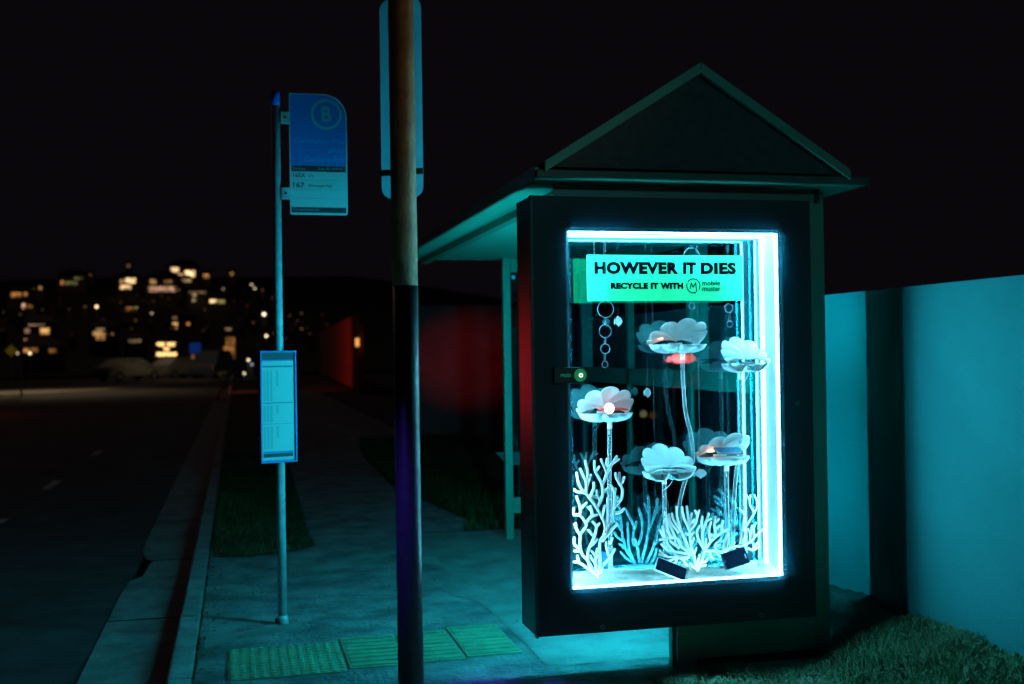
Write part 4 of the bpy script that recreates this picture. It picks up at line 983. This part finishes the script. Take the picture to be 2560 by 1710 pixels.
# blue panel and amber block
g = PY(*cp(1530, 848), 90); tb_ = thing("blue_sign", (g.x, 90, -.16), "plain blue panel on posts right of the amber lit board", "sign")
hx = 40/CS/FPX*92; b = MB(); b.box(g.x-hx, g.x+hx, 90, 90.2, g.z-hx, g.z+hx); b.build("panel", mat("blue_panel", (.01, .10, .55), .5, emit=(.0, .05, .35), emit_s=.22), tb_)
b = MB(); b.box(g.x-.08, g.x+.08, 90.02, 90.18, -.16, g.z-hx); b.build("post", M_dk, tb_)

# ================================================================ houses on the hill
WARM = [(1.0, .52, .17), (1.0, .64, .30), (1.0, .40, .10), (.95, .50, .30), (.80, .72, .22)]
HID = [0]
M_hw = mat("house_wall_dim", (.16, .13, .10), .9, noise_amt=.4, noise_scale=.5); M_hr = mat("house_roof_dark", (.03, .025, .022), .8)
def house(rects, label, D=None, name="house", pad=(26, 16), cat="house", stem=True):
    """rects: (x0, y0, x1, y1, strength, tint index) of each lit window in the zoomed photo"""
    xa = min(r[0] for r in rects)-pad[0]; xb = max(r[2] for r in rects)+pad[0]; ya = min(r[1] for r in rects)-pad[1]; yb = max(r[3] for r in rects)+pad[1]
    cy = (ya+yb)/2; Yh = D or hill_dist(600+cy/CS)
    P0 = PY(*cp(xa, yb), Yh); P1 = PY(*cp(xb, ya), Yh); bot = P0.z-1.6
    t = thing(name, ((P0.x+P1.x)/2, Yh+3, bot), label, cat, "houses on the dark hillside")
    dp = min(7, (P1.x-P0.x)*.8)
    b = MB(); b.box(P0.x, P1.x, Yh, Yh+dp, bot, P1.z); b.build("wall", M_hw, t)
    b = MB(); x0, x1, y0, y1, z = P0.x-.4, P1.x+.4, Yh-.4, Yh+dp+.4, P1.z+.003; hr = min(1.6, (x1-x0)*.2); mx = (x1-x0)*.3
    A_ = [Vector((x0, y0, z)), Vector((x1, y0, z)), Vector((x1, y1, z)), Vector((x0, y1, z))]; r0 = Vector((x0+mx, (y0+y1)/2, z+hr)); r1 = Vector((x1-mx, (y0+y1)/2, z+hr))
    b.quad(A_[0], A_[1], r1, r0).quad(A_[2], A_[3], r0, r1).poly([A_[1], A_[2], r1]).poly([A_[3], A_[0], r0]).quad(*A_[::-1]); b.build("roof", M_hr, t)
    for (a, c_, d_, e_, s, ti) in rects:
        q0, q1 = PY(*cp(a, e_), Yh-.05), PY(*cp(d_, c_), Yh-.05); mid = (q0+q1)/2; wv = q1.x-q0.x
        b = MB(); n = max(1, int(round(wv/1.6))); g = wv/n
        for k in range(n): b.box(q0.x+k*g+.06, q0.x+(k+1)*g-.06, Yh-.06, Yh-.01, q0.z, q1.z)
        b.build("window", emat("window_glow_%d_%d" % (ti, int(s*100)), WARM[ti], s*1.15, .7, 1.4), t)
    return t
H = house
H([(1335, 215, 1405, 250, 1.1, 1), (1350, 265, 1445, 288, .45, 1), (1450, 240, 1530, 290, 1.2, 1)], "highest lit house, three bright windows at the crest of the hill")
H([(1405, 308, 1500, 330, .5, 1)], "house with one narrow lit window just below the highest house", pad=(14, 6))
H([(1175, 308, 1225, 343, .42, 0), (1285, 315, 1350, 340, .14, 0), (1160, 365, 1390, 406, .38, 3)], "broad house with a long dim pinkish balcony near the crest")
H([(940, 312, 972, 340, .5, 0), (980, 300, 1065, 338, 1.0, 1), (940, 355, 1030, 386, .75, 1)], "tall house with two bright storeys left of the broad balcony house")
H([(475, 320, 500, 350, .55, 2), (508, 325, 610, 353, .10, 4), (580, 290, 650, 308, .09, 4)], "house with greenish terrace glow on the left crest")
H([(692, 268, 720, 284, .22, 2)], "small house with one faint window on the crest above the green terrace", pad=(18, 8))
H([(990, 192, 1024, 214, .18, 3)], "tiny faint window highest on the dark skyline", pad=(12, 6))
H([(300, 365, 330, 390, .35, 0), (255, 378, 270, 396, .10, 0)], "small lit house on the left slope of the skyline", pad=(14, 8))
H([(85, 412, 170, 448, .28, 2), (185, 412, 215, 438, .38, 2)], "low house with orange windows at the far left of the hill")
H([(170, 500, 200, 540, .6, 3), (208, 508, 255, 535, .16, 2)], "house with one pinkish lit porch below the far left house")
H([(985, 527, 1048, 555, .30, 2), (1052, 528, 1083, 555, .75, 4)], "house with a yellow lit end window mid slope")
H([(1592, 268, 1640, 300, .42, 2)], "house with a single reddish window right of the crest", pad=(16, 8))
H([(1802, 255, 1832, 280, .30, 0)], "house with a dim window beyond the reddish one", pad=(16, 10))
H([(1642, 468, 1698, 493, 1.1, 1), (1702, 470, 1765, 498, .30, 4)], "house under the brightest lamp on the hill")
H([(1480, 403, 1620, 416, .14, 1), (1505, 418, 1540, 440, .30, 1), (1505, 462, 1540, 484, .42, 1)], "long dim house left of the brightest lamp", pad=(12, 8))
H([(215, 660, 355, 672, .20, 3), (190, 697, 238, 735, .22, 3), (310, 692, 390, 740, .85, 0)], "large lit house above the diamond sign", D=118)
H([(185, 775, 215, 815, .45, 0), (222, 772, 275, 828, .85, 1)], "lit lower storey of a corner building above the far left signs", D=110, pad=(10, 8))
H([(180, 850, 235, 880, .45, 2), (242, 846, 300, 878, .5, 2), (378, 853, 445, 884, .30, 2)], "row of orange lit shopfronts behind the diamond sign", D=100, name="shop", cat="shop")
H([(748, 693, 825, 706, .35, 1), (725, 716, 890, 748, .30, 0), (750, 750, 845, 784, .42, 0)], "wide house with stacked ochre windows in the middle of the slope")
H([(1005, 780, 1110, 804, .28, 1)], "low house with one long dim window left of the amber board")
H([(1350, 602, 1390, 620, .25, 1), (1350, 648, 1395, 698, .60, 0), (1460, 648, 1490, 668, .5, 2)], "house with bright doorway glow above the amber board")
H([(1765, 762, 1845, 828, .16, 2), (1750, 834, 1845, 932, .20, 2), (1760, 688, 1820, 708, .18, 1)], "orange lit tower-like building beside the power pole", D=100, name="tower_building", cat="building", pad=(4, 4))
H([(1495, 897, 1545, 930, .25, 2)], "low building with an orange window under the blue panel", D=104, pad=(14, 6))
H([(1320, 962, 1384, 980, .35, 2)], "low building with a small orange window below the amber board", D=103, pad=(14, 6))

# single lamps
def slamp(x, y, r, s, col, label, D=None):
    Yl = D or hill_dist(600+y/CS)-4; c_ = PY(*cp(x, y), Yl); rad = r/CS/FPX*Yl*1.02
    ground = -.16 if Yl < 95 else max(-.16, c_.z-4.5)
    t = thing("street_lamp", (c_.x, Yl, ground), label, "street lamp", "lamps across the dark town")
    b = MB(); b.ball(c_, rad, 12, 8); b.build("globe", emat("lamp_%s_%d" % (col, int(s*10)), {"w": (1, .82, .5), "y": (1, .72, .28), "c": (.6, .8, 1)}[col], s), t)
    b = MB(); b.tube([(c_.x, Yl+.1, ground), (c_.x, Yl+.1, c_.z)], .06, 6); b.build("post", M_dk, t)
slamp(1680, 448, 15, 6, "w", "brightest street lamp on the hill")
slamp(758, 523, 10, 3, "y", "lone yellow street lamp mid slope")
slamp(2070, 582, 12, 3, "w", "large lamp close to the bus stop pole")
slamp(2088, 752, 9, 3, "w", "lamp just left of the bus stop pole, below the large one")
slamp(1972, 350, 7, 1.3, "w", "upper of two small lamps left of the bus stop pole")
slamp(1998, 379, 7, 1.3, "w", "lower of two small lamps left of the bus stop pole")
slamp(1190, 575, 7, .8, "w", "small pale lamp in the middle of the slope")
slamp(1948, 940, 9, 2.4, "w", "upper white lamp at road level beside the timetable case", 84)
slamp(1915, 1045, 8, 2.2, "w", "lower white lamp at road level beside the timetable case", 80)
slamp(1975, 975, 8, .8, "c", "bluish lamp touching the timetable case edge", 84)
slamp(1678, 950, 9, 2.0, "w", "lamp above the dark van", 84)
slamp(235, 888, 9, 2.4, "w", "bright lamp in front of the orange shopfronts", 88)
slamp(137, 888, 7, 1.1, "w", "small lamp beside the diamond sign", 88)
slamp(575, 250, 6, .6, "w", "faint lamp on the left skyline")
slamp(1750, 383, 7, .4, "w", "dim lamp right of the brightest one")

# many more faint windows: small houses that differ in nothing one could name
rnd = random.Random(21)
taken = []
for k in range(64):
    for tr_ in range(40):
        x = rnd.uniform(-10, 2150) if k < 50 else rnd.uniform(2180, 2560); top = 250+180*abs(x/CS-330)/330*(1 if x/CS < 330 else .55); y = rnd.uniform(top+30, 760) if k < 50 else rnd.uniform(560, 830)
        if all(abs(x-a) > 46 or abs(y-b_) > 26 for a, b_ in taken): break
    taken.append((x, y)); wd = rnd.uniform(7, 22); ht = rnd.uniform(6, 13)
    R_ = [(x, y, x+wd, y+ht, rnd.choice((.06, .10, .16, .26)), rnd.choice((0, 1, 2, 2, 3)))]
    if rnd.random() < .4: R_.append((x+wd+5, y+1, x+wd+5+rnd.uniform(5, 12), y+ht, rnd.choice((.05, .09)), rnd.choice((0, 2))))
    o = house(R_, "small dark house with one or two faint amber windows on the hillside", name="hillside_house", pad=(9, 5))
    o["group"] = "faint small houses on the hillside"
